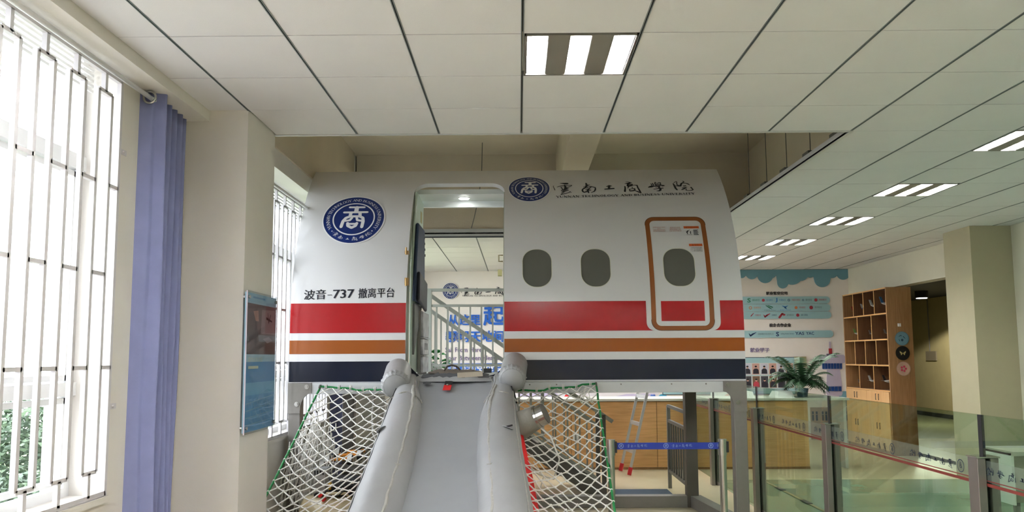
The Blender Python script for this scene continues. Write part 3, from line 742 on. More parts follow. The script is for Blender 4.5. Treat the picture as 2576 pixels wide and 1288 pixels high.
# notices on the exit door
rdp = mat('notice_red', (170,60,76), .5); orgp = mat('notice_orange', (206,92,44), .5); lbl = mat('notice_white', (206,206,204), .5)
def notice(x0, z0, x1, z1, s, m, bgm=lbl):
    kk = Ink().rect(x0, S(z0), x1, S(z1)); n = fdecal('notice', bgm, ink=kk, off=.0028)
    H = (S(z1)-S(z0))/len(s); k = Ink()
    for i, (l, w) in enumerate(s):
        yy = S(z1)-H*(i+1); c = (x0+x1)/2; k.add(text(l).fit(c-w*(x1-x0)/2, yy+H*.18, c+w*(x1-x0)/2, yy+H*.86))
    fdecal('notice_lettering', m, ink=k, off=.0042, parent=n)
notice(1.33, 2.79, 1.455, 2.845, [('EMERGENCY EXIT', .95), ('ONLY', .3), ('DOOR OPENS OUTWARD', .9), ('DO NOT USE IN FLIGHT', .95)], rdp)
notice(1.49, 2.79, 1.61, 2.845, [('紧急出口专用', .8), ('请勿堆放行李', .9), ('门在飞行中不得打开', .98)], rdp)
kk = Ink().rect(1.635, S(2.825), 1.785, S(2.85)); fdecal('warning_label', orgp, ink=kk, off=.0028)
fdecal('warning_lettering', brnv, ink=text('▲ WARNING').fit(1.65, S(2.829), 1.77, S(2.846)), off=.0042)
notice(1.635, 2.75, 1.785, 2.822, [('', 1)]*0 or [(' ', 1)], blkv) if False else None
k = Ink(); s0 = S(2.75)
k.stroke([(1.665, s0+.02, .008), (1.66, s0+.04, .012), (1.675, s0+.06, .006)]).stroke([(1.668, s0+.04, .004), (1.69, s0+.068, .003)]).rect(1.692, s0+.018, 1.70, s0+.05).rect(1.655, s0+.006, 1.71, s0+.009)
for i in range(7): k.rect(1.725, s0+.006+.0095*i, 1.775-.006*(i % 3), s0+.0115+.0095*i)
fdecal('warning_pictogram', blkv, ink=k, off=.0042)
kk = Ink().rect(1.665, S(2.637), 1.795, S(2.662)); fdecal('warning_label', orgp, ink=kk, off=.0028)
fdecal('warning_lettering', brnv, ink=text('▲ 警告').fit(1.69, S(2.641), 1.76, S(2.658)), off=.0042)
k = Ink()
for i, l in enumerate(('门未完全关闭请勿操作', '打开门时注意周围情况', '门上请勿放置物品')): k.add(text(l).fit(1.675, S(2.615)-.018*i, 1.79, S(2.629)-.018*i))
fdecal('warning_small_lettering', blkv, ink=k, off=.0042)
# platform: fascia, legs, gussets, deck, posts, base beams
MB().box((-1.945, 7.44, 1.237), (1.915, 7.50, 1.338)).build('fascia_beam', mat('fascia_white', (206,208,212), .35), t, bevel=.004)
for x in (-1.86, -1.25, -.1+.2, .35, .95, 1.42, 1.74): MB().tube([(x, 7.436, 1.315), (x, 7.441, 1.315)], .007, 8).build('rivet', gsteel, t)
MB().box((XL+.02, 7.55, 1.24), (XR-.02, 9.2, 1.36)).box((-1.07, 7.44, 1.345), (-.138, 7.6, 1.40)).build('deck_frame', gsteel, t)
MB().box((XL+.02, 7.55, 1.36), (XR-.02, 9.2, 1.40)).build('deck', mat('deck_sheet_white', (214,216,216), .4), t)
for sg, xo, xi in ((-1, -2.155, -2.04), (1, 2.112, 1.992)):
    leg = MB().box((xo, 7.445, 0), (xi, 7.56, 1.2)).build('leg', gsteel, t, bevel=.008)
    xc = xo-sg*.215
    P = [(xo, 1.34), (xc, 1.34), (xc, 1.245)]+[(xi+(xc-xi)*(1-sin(radians(a))), 1.245-(1.245-1.085)*(1-cos(radians(a)))) for a in (20, 40, 60, 75)]+[(xi, 1.075), (xi, 1.06), (xo, 1.06)]
    MB().prism(P, 1, 7.425, 7.445).build('gusset_plate', gsteel, t)
    for bx, bz in ((xo-sg*.175, 1.305), (xo-sg*.085, 1.145)):
        MB().tube([(bx, 7.425, bz), (bx, 7.419, bz)], .022, 12).tube([(bx, 7.42, bz), (bx, 7.407, bz)], .014, 6).build('bolt', chrome, t)
    MB().box((xo, 7.56, 0), (xo-sg*.1, 8.45, .12)).build('base_beam', gsteel, t) if sg < 0 else MB().bar((1.95, 7.5, .06), (1.84, 8.5, .06), .12, .12).build('base_beam', gsteel, t)
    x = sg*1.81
    MB().box((x-.06, 8.45, 0), (x+.06, 8.57, 1.24)).build('leg', mat('leg_shaded_grey', (86,80,74), .45, .2), t, bevel=.006)  # rear legs: shade of their front face put into a darker grey
    MB().box((sg*1.93-.05, 9.1, 0), (sg*1.93+.05, 9.2, 1.24)).build('leg', gsteel, t)
MB().box((-1.87, 8.45, 0), (1.75, 8.57, .12)).build('base_beam', gsteel, t, bevel=.005)
# roof lining with downlight, seen through the door
lin_ = mat('lining_white', (214,220,218), .5, var=.02)
MB().box((-2.1, 8.19, 3.28), (2.05, 8.62, 3.33)).build('roof_lining', lin_, t)
MB().box((-2.1, 8.58, 3.215), (2.05, 8.62, 3.285)).build('roof_edge', mat('roof_edge_white', (226,232,234), .35), t)
MB().tube([(-.58, 8.40, 3.274), (-.58, 8.40, 3.28)], .062, 24).build('downlight_ring', alu, t)
MB().tube([(-.58, 8.40, 3.268), (-.58, 8.40, 3.275)], .05, 24).build('downlight_lens', mat('downlight_glow', (255,255,250), .4, var=0, emit=14), t)
# door frame lining and open cabin door seen edge on
jm = mat('jamb_grey_green', (160,166,154), .4, var=.05)
for x in (-1.075, -.133):
    MB().add([(x-.012, FY+.045 + (FY*0), 1.40), (x+.012, FY+.045, 1.40), (x+.012, FY+.12, 1.40), (x-.012, FY+.12, 1.40)]+[], [(0,1,2,3)])
    J = MB(); n = 10
    for q in range(n):
        za, zb = 1.40+(3.3-1.40)*q/n, 1.40+(3.3-1.40)*(q+1)/n; ya, yb = fus(0, S(za))[1]+.04, fus(0, S(zb))[1]+.04
        J.add([(x-.012, ya, za), (x+.012, ya, za), (x+.012, ya+.1, za), (x-.012, ya+.1, za), (x-.012, yb, zb), (x+.012, yb, zb), (x+.012, yb+.1, zb), (x-.012, yb+.1, zb)],
              [(0,1,5,4), (1,2,6,5), (2,3,7,6), (3,0,4,7)])
    J.build('door_jamb', jm, t)
leafc = mat('door_lining_green_white', (186,202,190), .35, var=.04)
P = [(7.66, 1.42), (8.25, 1.42), (8.40, 1.9), (8.48, 2.6), (8.58, 3.25), (8.05, 3.28), (7.86, 2.9), (7.72, 2.4), (7.66, 1.9)]
leaf = MB().prism(P, 0, -1.06, -1.035).build('cabin_door', leafc, t, bevel=.01)
MB().prism([(7.66, 2.12), (8.3, 2.12), (8.42, 2.3), (8.40, 2.93), (7.90, 2.93), (7.75, 2.5)], 0, -1.035, -1.0).build('padded_bustle', mat('navy_padding', (38,56,84), .6, var=.1), leaf, bevel=.02)
MB().prism([(7.72, 2.13), (8.36, 2.05), (8.40, 2.36), (7.76, 2.42)], 0, -1.0, -.968).build('slide_pack', mat('dark_padding', (30,34,44), .55, bump=.3, bs=20), leaf, bevel=.02)
MB().prism([(7.70, 1.6), (8.3, 2.1), (7.72, 2.1)], 0, -1.035, -1.015).build('lower_gusset', mat('gusset_grey', (96,98,96), .5), leaf)
k = MB()
for i in range(4): k.tube([(-1.035, 8.42-.02*i, 2.66+.06*i), (-.995, 8.42-.02*i, 2.66+.06*i)], .014, 8)
k.box((-1.035, 8.3, 2.62), (-1.015, 8.46, 2.9)).build('latch_box', mat('latch_dark', (70,74,76), .4, .5), leaf)
MB().box((-1.035, 8.3, 3.0), (-1.032, 8.4, 3.12)).build('placard', mat('placard_gold', (170,160,110), .5), leaf)
for zz in (2.56, 2.26):
    MB().box((-1.085, 7.50, zz), (-1.05, 7.58, zz+.03 if zz > 2.4 else zz+.07)).tube([(-1.07, 7.49, zz-.01), (-1.07, 7.49, zz+.06)], .009, 8).build('door_hinge', mat('hinge_brass', (184,150,100), .4, .6), t)
MB().box((-.16, 7.66, 2.36), (-.2, 7.72, 2.42)).build('handle_block', mat('pale_yellow_plastic', (216,210,150), .5), t)
MB().tube([(-.15, 7.66, 2.5), (-.19, 7.66, 2.5), (-.19, 7.66, 2.56), (-.15, 7.66, 2.56)], .007, 8).build('grab_handle', mat('beige_metal', (150,140,110), .4, .4), t)
# document rack beside the door
mb_ = mat('marbled_sheet', (240,240,244), .3, rgb2=(150,150,160), vs=9)
r = thing('document_rack', 'narrow rack of marbled grey sheets inside the open cabin doorway, left side', 'rack', (-1.0, 8.4, 1.40))
MB().box((-1.03, 8.05, 1.40), (-1.0, 8.62, 2.05)).build('back_board', gsteel, r)
for z0, z1 in ((1.42, 1.58), (1.60, 1.76), (1.78, 2.04)):
    MB().prism([(8.1, z0), (8.6, z0), (8.58, z1), (8.08, z1)], 0, -1.0, -.975).build('marbled_panel', mb_, r, bevel=.004)
MB().box((-1.0, 8.05, 1.765), (-.96, 8.6, 1.775)).box((-1.0, 8.05, 1.585), (-.96, 8.6, 1.592)).build('shelf_lip', chrome, r)
for y in (8.25, 8.42): MB().box((-.975, y, 1.65), (-.972, y+.012, 1.72)).build('slot', blk, r)
# rear railing on the deck
rail = mat('rail_grey_green', (172,176,168), .4, .2, var=.04)
MB().bar((-1.9, 9.17, 2.355), (1.9, 9.17, 2.34), .035, .035).build('top_rail', rail, t)
MB().bar((-1.15, 9.17, 2.17), (.2, 9.17, 2.165), .03, .03).bar((-1.15, 9.17, 1.48), (1.9, 9.17, 1.478), .03, .03).build('rail', rail, t)
for i in range(12): MB().box((-1.08+.13*i-.009, 9.16, 1.48), (-1.08+.13*i+.009, 9.18, 2.165)).build('baluster', rail, t)
MB().box((-1.04-.03, 9.14, 1.4), (-1.04+.03, 9.2, 2.35)).build('rail_post', rail, t)
# side gate railing at floor level, right
for za in (.965, .79, .2): MB().bar((1.80, 8.58, za), (1.80, 9.68, za+.01), .03, .035).build('side_rail', dsteel, t)
for i in range(8): MB().box((1.79, 8.70+.135*i, .2), (1.81, 8.72+.135*i, .79)).build('side_baluster', dsteel, t)
MB().box((1.78, 9.66, 0), (1.82, 9.70, .98)).build('side_post', gsteel, t)
# ---------------------------------------------------------------- stairs
s = thing('boarding_stairs', 'dark steel stairs with handrails going down to the right behind the mockup', 'stairs', (0, 9.6, 0))
def rz(x): return 2.35-.70*(x+1.11)
for yy in (9.30, 10.0):
    MB().bar((-1.11, yy, 2.35), (1.08, yy, .82), .05, .045).build('handrail', rail, s)
    MB().bar((-1.16, yy, 2.20), (.90, yy, .78), .035, .035).build('mid_rail', rail, s)
    MB().bar((-1.10, yy, 1.50), (.90, yy, .17), .035, .035).build('lower_rail', rail, s)
    for i in range(14):
        x = -.98+.14*i; MB().box((x-.01, yy-.01, 1.50-.665*(x+1.1)), (x+.01, yy+.01, 2.20-.69*(x+1.16))).build('baluster', rail, s)
    MB().box((.95, yy-.025, 0), (1.0, yy+.025, .90)).build('newel_post', dsteel, s)
    MB().prism([(-1.05, 1.42), (-1.05, 1.20), (.80, 0), (.99, 0), (.99, .06)], 1, yy-.03, yy+.03).build('stringer', dsteel, s)
for i in range(8):
    x = -.90+.245*i; z = 1.26-.17*i
    MB().box((x-.14, 9.33, z-.04), (x+.16, 9.97, z)).build('tread', dsteel, s)
# ---------------------------------------------------------------- evacuation slide
t = SL = thing('evacuation_slide', 'grey inflatable evacuation slide running down from the aircraft doorway', 'slide', (-.55, 6, 0))
ST = [(7.46,1.39,.84,.035,-.60),(7.34,1.375,.93,.058,-.59),(7.18,1.31,1.03,.088,-.57),(6.95,1.205,1.085,.126,-.565),(6.65,1.075,1.11,.160,-.56),(6.3,.905,1.14,.176,-.555),(5.9,.71,1.19,.186,-.545),(5.5,.515,1.26,.192,-.535),(5.1,.335,1.29,.20,-.53),(4.7,.235,1.30,.20,-.53),(4.35,.205,1.30,.19,-.53)]
def lerp_st(Y):
    for a, b in zip(ST, ST[1:]):
        if b[0] <= Y <= a[0]:
            k = (a[0]-Y)/(a[0]-b[0]); return [p+(q-p)*k for p, q in zip(a, b)]
    return list(ST[0] if Y > ST[0][0] else ST[-1])
def smooth_st(Y): 
    L = [lerp_st(min(7.46, max(4.35, Y+d))) for d in (-.12, -.06, 0, .06, .12)]; return [sum(q)/5 for q in zip(*L)]
YS = [7.46-i*.05 for i in range(63)]
def tube_pt(Y, sg, ang, dr=0):                  # ang from the top, positive inwards
    _, z, w, r, xc = smooth_st(Y); cx = xc+sg*(w/2-r); return Vector((cx-sg*sin(ang)*(r+dr), Y, z+cos(ang)*(r+dr)))
for sg in (-1, 1):
    P = []; R = []
    for Y in YS:
        _, z, w, r, xc = smooth_st(Y); P.append((xc+sg*(w/2-r), Y, z)); R.append(r*(1+.008*sin(Y*23+sg)))
    tb = MB().tube(P, R, 28).build('side_tube', slidec, t, smooth=True)
    sm = MB().tube([tube_pt(Y, sg, .45, .007)+Vector((.004*sin(Y*31), 0, 0)) for Y in YS[10:]], .013, 6); sm.build('top_seam', seamc, tb)
    MB().tube([tube_pt(Y, sg, .45+.25, .003) for Y in YS[4:40]], .004, 5).build('fine_seam', seamc, tb)
    MB().tube([tube_pt(Y, sg, -.85, .004) for Y in YS[3:]], .0055, 5).build('piping', blk if sg < 0 else seamc, tb)
    for Y in (6.78,):
        MB().tube([tube_pt(Y, sg, radians(a), .004)+Vector((0, .02*sin(a*.13), 0)) for a in range(-110, 75, 6)], .007, 5).build('cross_seam', seamc, tb)
    p = tube_pt(6.25 if sg < 0 else 6.2, sg, -.75 if sg < 0 else -.35, .004)
    MB().disc(p, p-Vector((P[26][0], P[26][1], P[26][2])), .045, .004, 16).build('patch', slidec, tb)
    MB().bar(p+Vector((-.03, 0, .004)), p+Vector((.04, .01, .02)), .012, .012).build('handle_tab', blk, tb)
    MB().disc(tube_pt(5.75, sg, .45, .004), (sg*-.3, 0, 1), .028, .012, 4).build('seam_button', seamc, tb)
b = MB(); n = 24; vs = []
for Y in YS:
    _, z, w, r, xc = smooth_st(Y); wi = w/2-r
    for k in range(n+1):
        u = -1+2*k/n; rise = r*.55*(1-min(1, (1-abs(u))*5))**2 if abs(u) > .8 else 0
        vs.append((xc+u*wi, Y, z+r*.42-.02*(1-u*u)+rise*.5+.003*sin(9*u+Y*4)))
b.add(vs, [(j*(n+1)+i, j*(n+1)+i+1, (j+1)*(n+1)+i+1, (j+1)*(n+1)+i) for j in range(len(YS)-1) for i in range(n)])
bed = b.build('slide_bed', slideb, t, smooth=True)
for u in (-.78, .78):
    MB().tube([Vector((lerp_st(Y)[4]+u*(lerp_st(Y)[2]/2-lerp_st(Y)[3]), Y, smooth_st(Y)[1]+smooth_st(Y)[3]*.42+.004)) for Y in YS[4:]], .0035, 5).build('bed_seam', seamc, bed)
# rounded bolsters at the head of the slide
for sg, f, k, rad in ((-1, (-1.085, 6.98, 1.325), (-1.125, 7.44, 1.445), .122), (1, (-.062, 6.98, 1.375), (-.038, 7.44, 1.50), .118)):
    f = Vector(f); k = Vector(k); d = (k-f).normalized(); L = (k-f).length; P = []; R = []
    P += [f+d*0.0, f+d*.008, f+d*.03, f+d*.07]; R += [rad*.80, rad*.93, rad*1.0, rad*1.0]
    for q in range(0, 6): P.append(f+d*(.12+(L-.12)*q/5)); R.append(rad*1.01)
    for a in (25, 45, 60, 75, 86): P.append(k+d*rad*.7*sin(radians(a))); R.append(rad*cos(radians(a)))
    bo = MB().tube(P, R, 28).build('bolster', slidec, t, smooth=True)
    s, w2 = frame_of(d); g = MB(); N = 66; vs = []
    for ring, (dd, rr_) in enumerate(((.085, 1.015), (.055, 1.05), (.022, .99), (-.004, .84))):
        for q in range(N):
            a = 2*pi*q/N; e = .06*sin(q*2*pi/3.3+ring*1.3) if ring in (1, 2) else 0
            vs.append(f+d*dd+(s*cos(a)+w2*sin(a))*rad*(rr_+e+.03*random.uniform(-1, 1)*(ring in (1, 2))))
    g.add(vs, [(r_*N+q, r_*N+(q+1) % N, (r_+1)*N+(q+1) % N, (r_+1)*N+q) for r_ in range(3) for q in range(N)])
    g.build('gathered_hem', slidec, bo, smooth=True)
    MB().tube([f-d*.006, f+d*.002], [rad*.82, rad*.84], 28).build('end_cap', slidec, bo, smooth=True)
MB().add([(-1.03, 7.35, 1.40), (-.86, 7.33, 1.385), (-.92, 7.37, 1.40), (-1.03, 7.42, 1.50)], [(0, 1, 2, 3)]).build('corner_flap', blkv, t)
MB().add([(-.16, 7.35, 1.40), (-.30, 7.33, 1.395), (-.2, 7.37, 1.42), (-.14, 7.42, 1.50)], [(0, 1, 2, 3)]).build('corner_flap', blkv, t)
# folded girt cloth over the sill
def crumple(x0, x1, y0, y1, z, h, name, m, seed, nx=26, ny=7, par=None):
    R = random.Random(seed); vs = []
    for j in range(ny+1):
        for i in range(nx+1):
            u, v = i/nx, j/ny; e = min(u, 1-u, v, 1-v)*6; e = min(1, e)
            vs.append((x0+(x1-x0)*u+R.uniform(-.006, .006), y0+(y1-y0)*v+R.uniform(-.006, .006)+.02*sin(u*7), z(y0+(y1-y0)*v)+h*e*(.5+.5*R.random())+.002))
    return MB().add(vs, [(j*(nx+1)+i, j*(nx+1)+i+1, (j+1)*(nx+1)+i+1, (j+1)*(nx+1)+i) for j in range(ny) for i in range(nx)]).build(name, m, par or t, smooth=True)
zb_ = lambda Y: (smooth_st(min(Y, 7.46))[1]+smooth_st(min(Y, 7.46))[3]*.42)
crumple(-.98, -.25, 7.20, 7.44, zb_, .022, 'girt_cloth', slidec, 4)
crumple(-.90, -.28, 7.27, 7.47, lambda y: zb_(y)+.012, .035, 'girt_fold_dark', mat('dark_grey_girt', (84,86,90), .6, bump=.2, bs=30), 6)
crumple(-.84, -.34, 7.33, 7.45, lambda y: zb_(y)+.035, .03, 'girt_fold_brown', mat('taupe_webbing', (112,102,92), .7, bump=.2, bs=60), 8, nx=14, ny=4)
MB().bar((-.56, 7.24, zb_(7.24)+.045), (-.33, 7.25, zb_(7.25)+.055), .004, .045).build('cloth_label', mat('beige_label', (186,176,158), .6), t)
MB().tube([(-.69, 7.35, 1.45), (-.66, 7.34, 1.49), (-.62, 7.34, 1.50), (-.58, 7.34, 1.49), (-.54, 7.34, 1.455)], .009, 5).build('lanyard', mat('brown_webbing', (76,66,60), .7), t)
MB().box((-.32, 7.26, 1.43), (-.25, 7.29, 1.47)).build('buckle', blk, t)
zq = lambda Y: zb_(Y)+.008
MB().add([(-.665, 7.20, zq(7.2)), (-.595, 7.20, zq(7.2)), (-.60, 7.08, zq(7.08)), (-.667, 7.08, zq(7.08))], [(0,1,2,3)]).build('strap', blk, t)
rt = MB().add([(-.668, 7.10, zq(7.1)+.004), (-.60, 7.10, zq(7.1)+.004), (-.602, 7.00, zq(7.0)), (-.672, 7.00, zq(7.0))], [(0,1,2,3)]).build('red_tag', redc, t)
MB().sph((-.635, 7.09, zq(7.09)+.008), .012, 8, 6).build('snap_stud', chrome, rt)
MB().add([(-.86, 7.18, zq(7.18)), (-.79, 7.18, zq(7.18)), (-.79, 7.13, zq(7.13)), (-.86, 7.13, zq(7.13))], [(0,1,2,3)]).build('dark_patch', mat('dark_grey_girt2', (74,76,80), .6), t)
MB().tube([tube_pt(7.28, 1, -.2, .004), tube_pt(7.1, 1, -.5, .006), tube_pt(6.9, 1, -.9, .006), tube_pt(6.75, 1, -1.1, .005)], .008, 5).build('black_strap', blk, t)
# aspirator on the right-hand tube
a0 = Vector((-.06, 6.62, .98)); a1 = Vector((.155, 6.56, 1.085)); d = (a1-a0).normalized()
asp = MB().tube([a0, a0.lerp(a1, .35), a0.lerp(a1, .75), a1], [.13, .118, .10, .095], 22).build('aspirator_sleeve', mat('dusty_grey_sleeve', (128,124,116), .6, bump=.2, bs=25), t, smooth=True)
MB().tube([a1-d*.01, a1+d*.065], .088, 24).tube([a1-d*.015, a1+d*.004], .098, 24).build('metal_ring', chrome, asp)
MB().tube([a1+d*.065, a1+d*.07], .084, 24).build('ring_cover', mat('ring_dark', (110,106,100), .5, .3), asp)
MB().tube([a1+Vector((0,-.02,-.07)), a1+Vector((.10,-.02,-.16)), a1+Vector((.17,-.02,-.34)), a1+Vector((.12,-.02,-.5)), a1+Vector((.0,0,-.46)), a1+Vector((-.08,0,-.40))], .008, 6).build('inflation_hose', netc, asp, smooth=True)
MB().tube([a1+Vector((-.04,0,-.36)), a1+Vector((.04,0,-.48)), a1+Vector((.0,0,-.62)), a1+Vector((-.06,0,-.6)), a1+Vector((-.07,0,-.45))], .005, 6).build('cord', netc, asp, smooth=True)
for sg in (-1, 1):
    vs = []
    for Y in YS[12 if sg > 0 else 26:]:
        _, z, w, r, xc = smooth_st(Y); x = xc+sg*(w/2-.03); k = min(1, (6.9-Y)*1.2) if sg > 0 else min(1, (6.2-Y)*1.5)
        vs += [(x, Y, z-.03), (x+sg*(.03+.065*k), Y, z-.09*k-.03)]
    MB().add(vs, [(2*i, 2*i+1, 2*i+3, 2*i+2) for i in range(len(vs)//2-1)]).build('red_underside', redc, t)
# ---------------------------------------------------------------- nets
def make_net(label, A_, B_, C_, D_, nu, nv, sag, side, seed):
    R = random.Random(seed); A_, B_, C_, D_ = map(Vector, (A_, B_, C_, D_))
    t = thing('safety_net', label, 'net', tuple(A_))
    J = {}
    def P(i, j):
        if (i, j) not in J:
            u, v = i/nu, j/nv; p = (A_*(1-u)+B_*u)*(1-v)+(C_*(1-u)+D_*u)*v
            e = 1 if 0 < i < nu else .3
            J[i, j] = p+Vector((R.uniform(-1, 1)*.009*e, R.uniform(-1, 1)*.012*e, -sag*sin(pi*u)*sin(pi*min(1, v*1.2))*.6-sag*.5*sin(pi*v)+R.uniform(-1, 1)*.010*e))
        return J[i, j]
    b = MB(); kn = MB()
    for j in range(nv+1):
        for i in range(nu+1):
            if (i+j) % 2: continue
            kn.sph(P(i, j), .0118, 6, 5)
            for di in (-1, 1):
                if 0 <= i+di <= nu and j+1 <= nv: b.tube([P(i, j), P(i+di, j+1)], .0052, 5, caps=False)
    b.build('mesh_cords', netc, t, fix=False); o = kn.build('knots', netc, t, fix=False); o['kind'] = 'stuff'
    eg = [P(0, j) for j in range(0, nv+1, 2)]
    MB().tube([A_+Vector((0, 0, .012))]+eg, .0095, 7).build('edge_rope', grop, t, smooth=True)
    MB().tube([A_+Vector((0, 0, .012))]+[P(i, 0)+Vector((0, -.004, .012-.012*sin(pi*i/nu))) for i in range(nu+1)], .0095, 7).build('top_rope', grop, t, smooth=True)
    for i in range(1, nu+1, 2):
        p = P(i, 0)+Vector((0, 0, .01))
        for q in (-.006, .006): MB().tube([p+Vector((q, cos(radians(a))*.016, sin(radians(a))*.02)) for a in range(0, 361, 45)], .0042, 5, caps=False).build('tie_loop', netc, t)
    MB().tube([A_+Vector((0, .05, .02)), A_+Vector((0, -.01, .02)), A_+Vector((0, -.03, .0)), A_+Vector((0, -.01, -.03))], .007, 6).build('hook', dsteel, t)
    return t, P
n1, PL = make_net('white knotted net with green edge rope, left of the grey slide', (-1.85, 7.40, 1.30), (-1.16, 7.36, 1.265), (-1.90, 4.75, .02), (-1.17, 4.75, .30), 12, 42, .10, -1, 2)
n2, PR = make_net('white knotted net with green edge rope, right of the grey slide', (.715, 7.40, 1.31), (-.02, 7.38, 1.25), (.655, 4.75, .02), (.12, 4.75, .30), 12, 42, .10, 1, 5)
R = random.Random(3); b = MB()
for q in range(74):
    x = -1.80+R.gauss(0, .10)-.06; x = max(-2.08, min(-1.66, x)); y = 7.28+R.uniform(-.12, .1); z = 1.02-abs(x+1.82)*.9+R.uniform(-.12, .05); p = []
    ze = R.uniform(.05, .45); xx = x
    while z > ze:
        p.append((xx, y+R.uniform(-.012, .012), z)); z -= R.uniform(.025, .06); xx += R.uniform(-.018, .016)-(.004 if x < -1.8 else -.001)
    if len(p) > 2:
        b.tube(p, .0045, 4, caps=False)
        for k in p[1::2]: b.sph(k, .009, 5, 3)
for q in range(20):
    x = R.uniform(-2.0, -1.68); z = R.uniform(.35, 1.1); b.tube([(x, 7.2, z), (x+R.uniform(-.03, .03), 7.18, z-.06), (x+R.uniform(.03, .07), 7.18, z-.07), (x+.05, 7.2, z)], .0045, 4, caps=False)
o = b.build('slack_bundle', netc, n1, fix=False); o['kind'] = 'stuff'
b = MB()
for q in range(9):
    p0 = Vector((.66+R.uniform(-.06, .03), 7.38, 1.29)); b.tube([p0, p0+Vector((R.uniform(-.1, .02), 0, -.04)), p0+Vector((R.uniform(-.12, .02), 0, -.10)), p0+Vector((R.uniform(-.06, .03), .01, -.15))], .004, 4, caps=False)
o = b.build('slack_bundle', netc, n2, fix=False); o['kind'] = 'stuff'
# white cable hanging under the deck
c = MB().tube([(-1.40, 7.75, 1.24), (-1.42, 7.74, 1.05), (-1.41, 7.72, .85), (-1.33, 7.7, .70), (-1.22, 7.7, .62), (-1.15, 7.72, .5)], .012, 6).tube([(-1.38, 7.76, 1.24), (-1.36, 7.74, 1.18), (-1.30, 7.74, 1.17), (-1.28, 7.72, 1.10), (-1.33, 7.7, .9), (-1.24, 7.7, .66), (-1.15, 7.75, .52)], .008, 6).build('hanging_cable', netc, smooth=True)
tag(c, 'loose white cable hanging under the deck behind the left net', 'cable')
w = MB().tube([(-.45, 9.9, ZS), (-.46, 9.9, 3.9), (-.50, 9.95, 3.6), (-.56, 10.0, 3.35), (-.60, 10.05, 3.22)], .006, 6).build('ceiling_wire', dsteel); tag(w, 'thin dark wire hanging from the open ceiling, seen through the doorway', 'wire')
# ---------------------------------------------------------------- compressor and trolley behind the left net
t = thing('air_compressor', 'beige-tank air compressor with black motor behind the left net', 'compressor', (-1.62, 7.05, 0))
bei = mat('beige_enamel', (196,180,146), .25, var=.06, coat=.4)
MB().tube([(-1.92, 7.05, .20)]+[(-1.9+.02*i, 7.05, .20) for i in range(3)]+[(-1.42, 7.05, .20), (-1.38, 7.05, .20), (-1.35, 7.05, .20)], [.05, .13, .16, .18, .18, .14, .05], 26).build('tank', bei, t, smooth=True)
MB().tube([(-1.70, 6.98, .36), (-1.66, 6.95, .41), (-1.50, 6.95, .41), (-1.46, 6.98, .36)], .014, 8).build('tank_handle', bei, t, smooth=True)
MB().box((-1.78, 6.98, .38), (-1.42, 7.14, .40)).build('base_plate', blk, t)
MB().tube([(-1.62, 7.06, .47), (-1.44, 7.06, .47)], [.085, .08], 20).box((-1.66, 7.02, .40), (-1.46, 7.1, .47)).build('motor', blk, t, smooth=False)
MB().tube([(-1.44, 7.06, .47), (-1.40, 7.06, .47)], [.09, .07], 20).build('motor_fan_cover', mat('graphite_plastic', (60,62,66), .5), t)
b = MB().box((-1.79, 7.0, .41), (-1.69, 7.12, .56))
b.build('cylinder_block', mat('cast_silver', (190,190,192), .4, .6), t)
b = MB()
for i in range(5): b.box((-1.795+.024*i, 6.99, .56), (-1.785+.024*i, 7.13, .61))
b.box((-1.80, 6.985, .60), (-1.675, 7.135, .615)); b.build('cooling_fins', mat('fin_metal', (170,172,176), .4, .6), t)
MB().tube([(-1.74, 7.0, .485), (-1.74, 6.985, .485)], .04, 18).build('crank_cover', gsteel, t)
for i, (x, z) in enumerate(((-1.71, .40), (-1.68, .365))): MB().tube([(x, 6.95, z), (x, 6.9, z)], .016, 10).build('red_knob', redc, t)
MB().tube([(-1.64, 6.97, .44), (-1.64, 6.97, .50)], .012, 8).sph((-1.64, 6.965, .49), .02, 8, 6).build('brass_valve', mat('brass', (200,160,70), .3, .9), t)
MB().tube([(-1.55, 6.97, .52), (-1.50, 6.95, .45), (-1.55, 6.93, .40), (-1.6, 6.95, .38)], .006, 6).build('hose', blk, t)
for x in (-1.8, -1.45): MB().box((x-.02, 6.95, 0), (x+.02, 7.15, .06)).build('foot', blk, t)
t = thing('folded_trolley', 'folded trolley with orange bars and black wheels, above the beige compressor', 'trolley', (-1.50, 7.3, 0))
och = mat('orange_plastic', (224,140,40), .4)
for y, x0, z in ((7.24, -1.70, .66), (7.30, -1.64, .69), (7.36, -1.58, .715)): MB().tube([(x0, y, z), (x0+.17, y-.01, z+.01)], .016, 10).build('orange_bar', och, t)
for x, y, z in ((-1.73, 7.24, .65), (-1.66, 7.34, .70), (-1.52, 7.22, .66), (-1.45, 7.3, .69), (-1.78, 7.26, .61)):
    w = MB().tube([(x-.02, y, z), (x+.02, y, z)], .045, 18).build('wheel', blk, t); MB().tube([(x-.023, y, z), (x+.023, y, z)], .016, 12).build('wheel_hub', chrome, w)
    MB().add([(x-.02, y-.05*cos(a), z+.05*sin(a)) for a in [pi*q/8 for q in range(9)]]+[(x+.02, y-.05*cos(a), z+.05*sin(a)) for a in [pi*q/8 for q in range(9)]], [(q, q+1, 10+q, 9+q) for q in range(8)]).build('wheel_guard', alu, w)
for x in (-1.46, -1.40, -1.36): MB().tube([(x, 7.3, 0), (x+.01, 7.3, .74)], .011, 8).build('upright', chrome, t)
MB().box((-1.78, 7.20, .57), (-1.38, 7.38, .60)).build('platform', dsteel, t)
for x in (-1.72, -1.6): MB().tube([(x, 7.36, 0), (x, 7.36, .58)], .01, 8).build('upright', dsteel, t)
MB().tube([(-1.48, 7.3, .74), (-1.42, 7.3, .77), (-1.34, 7.3, .74)], .014, 8).build('grip', blk, t)
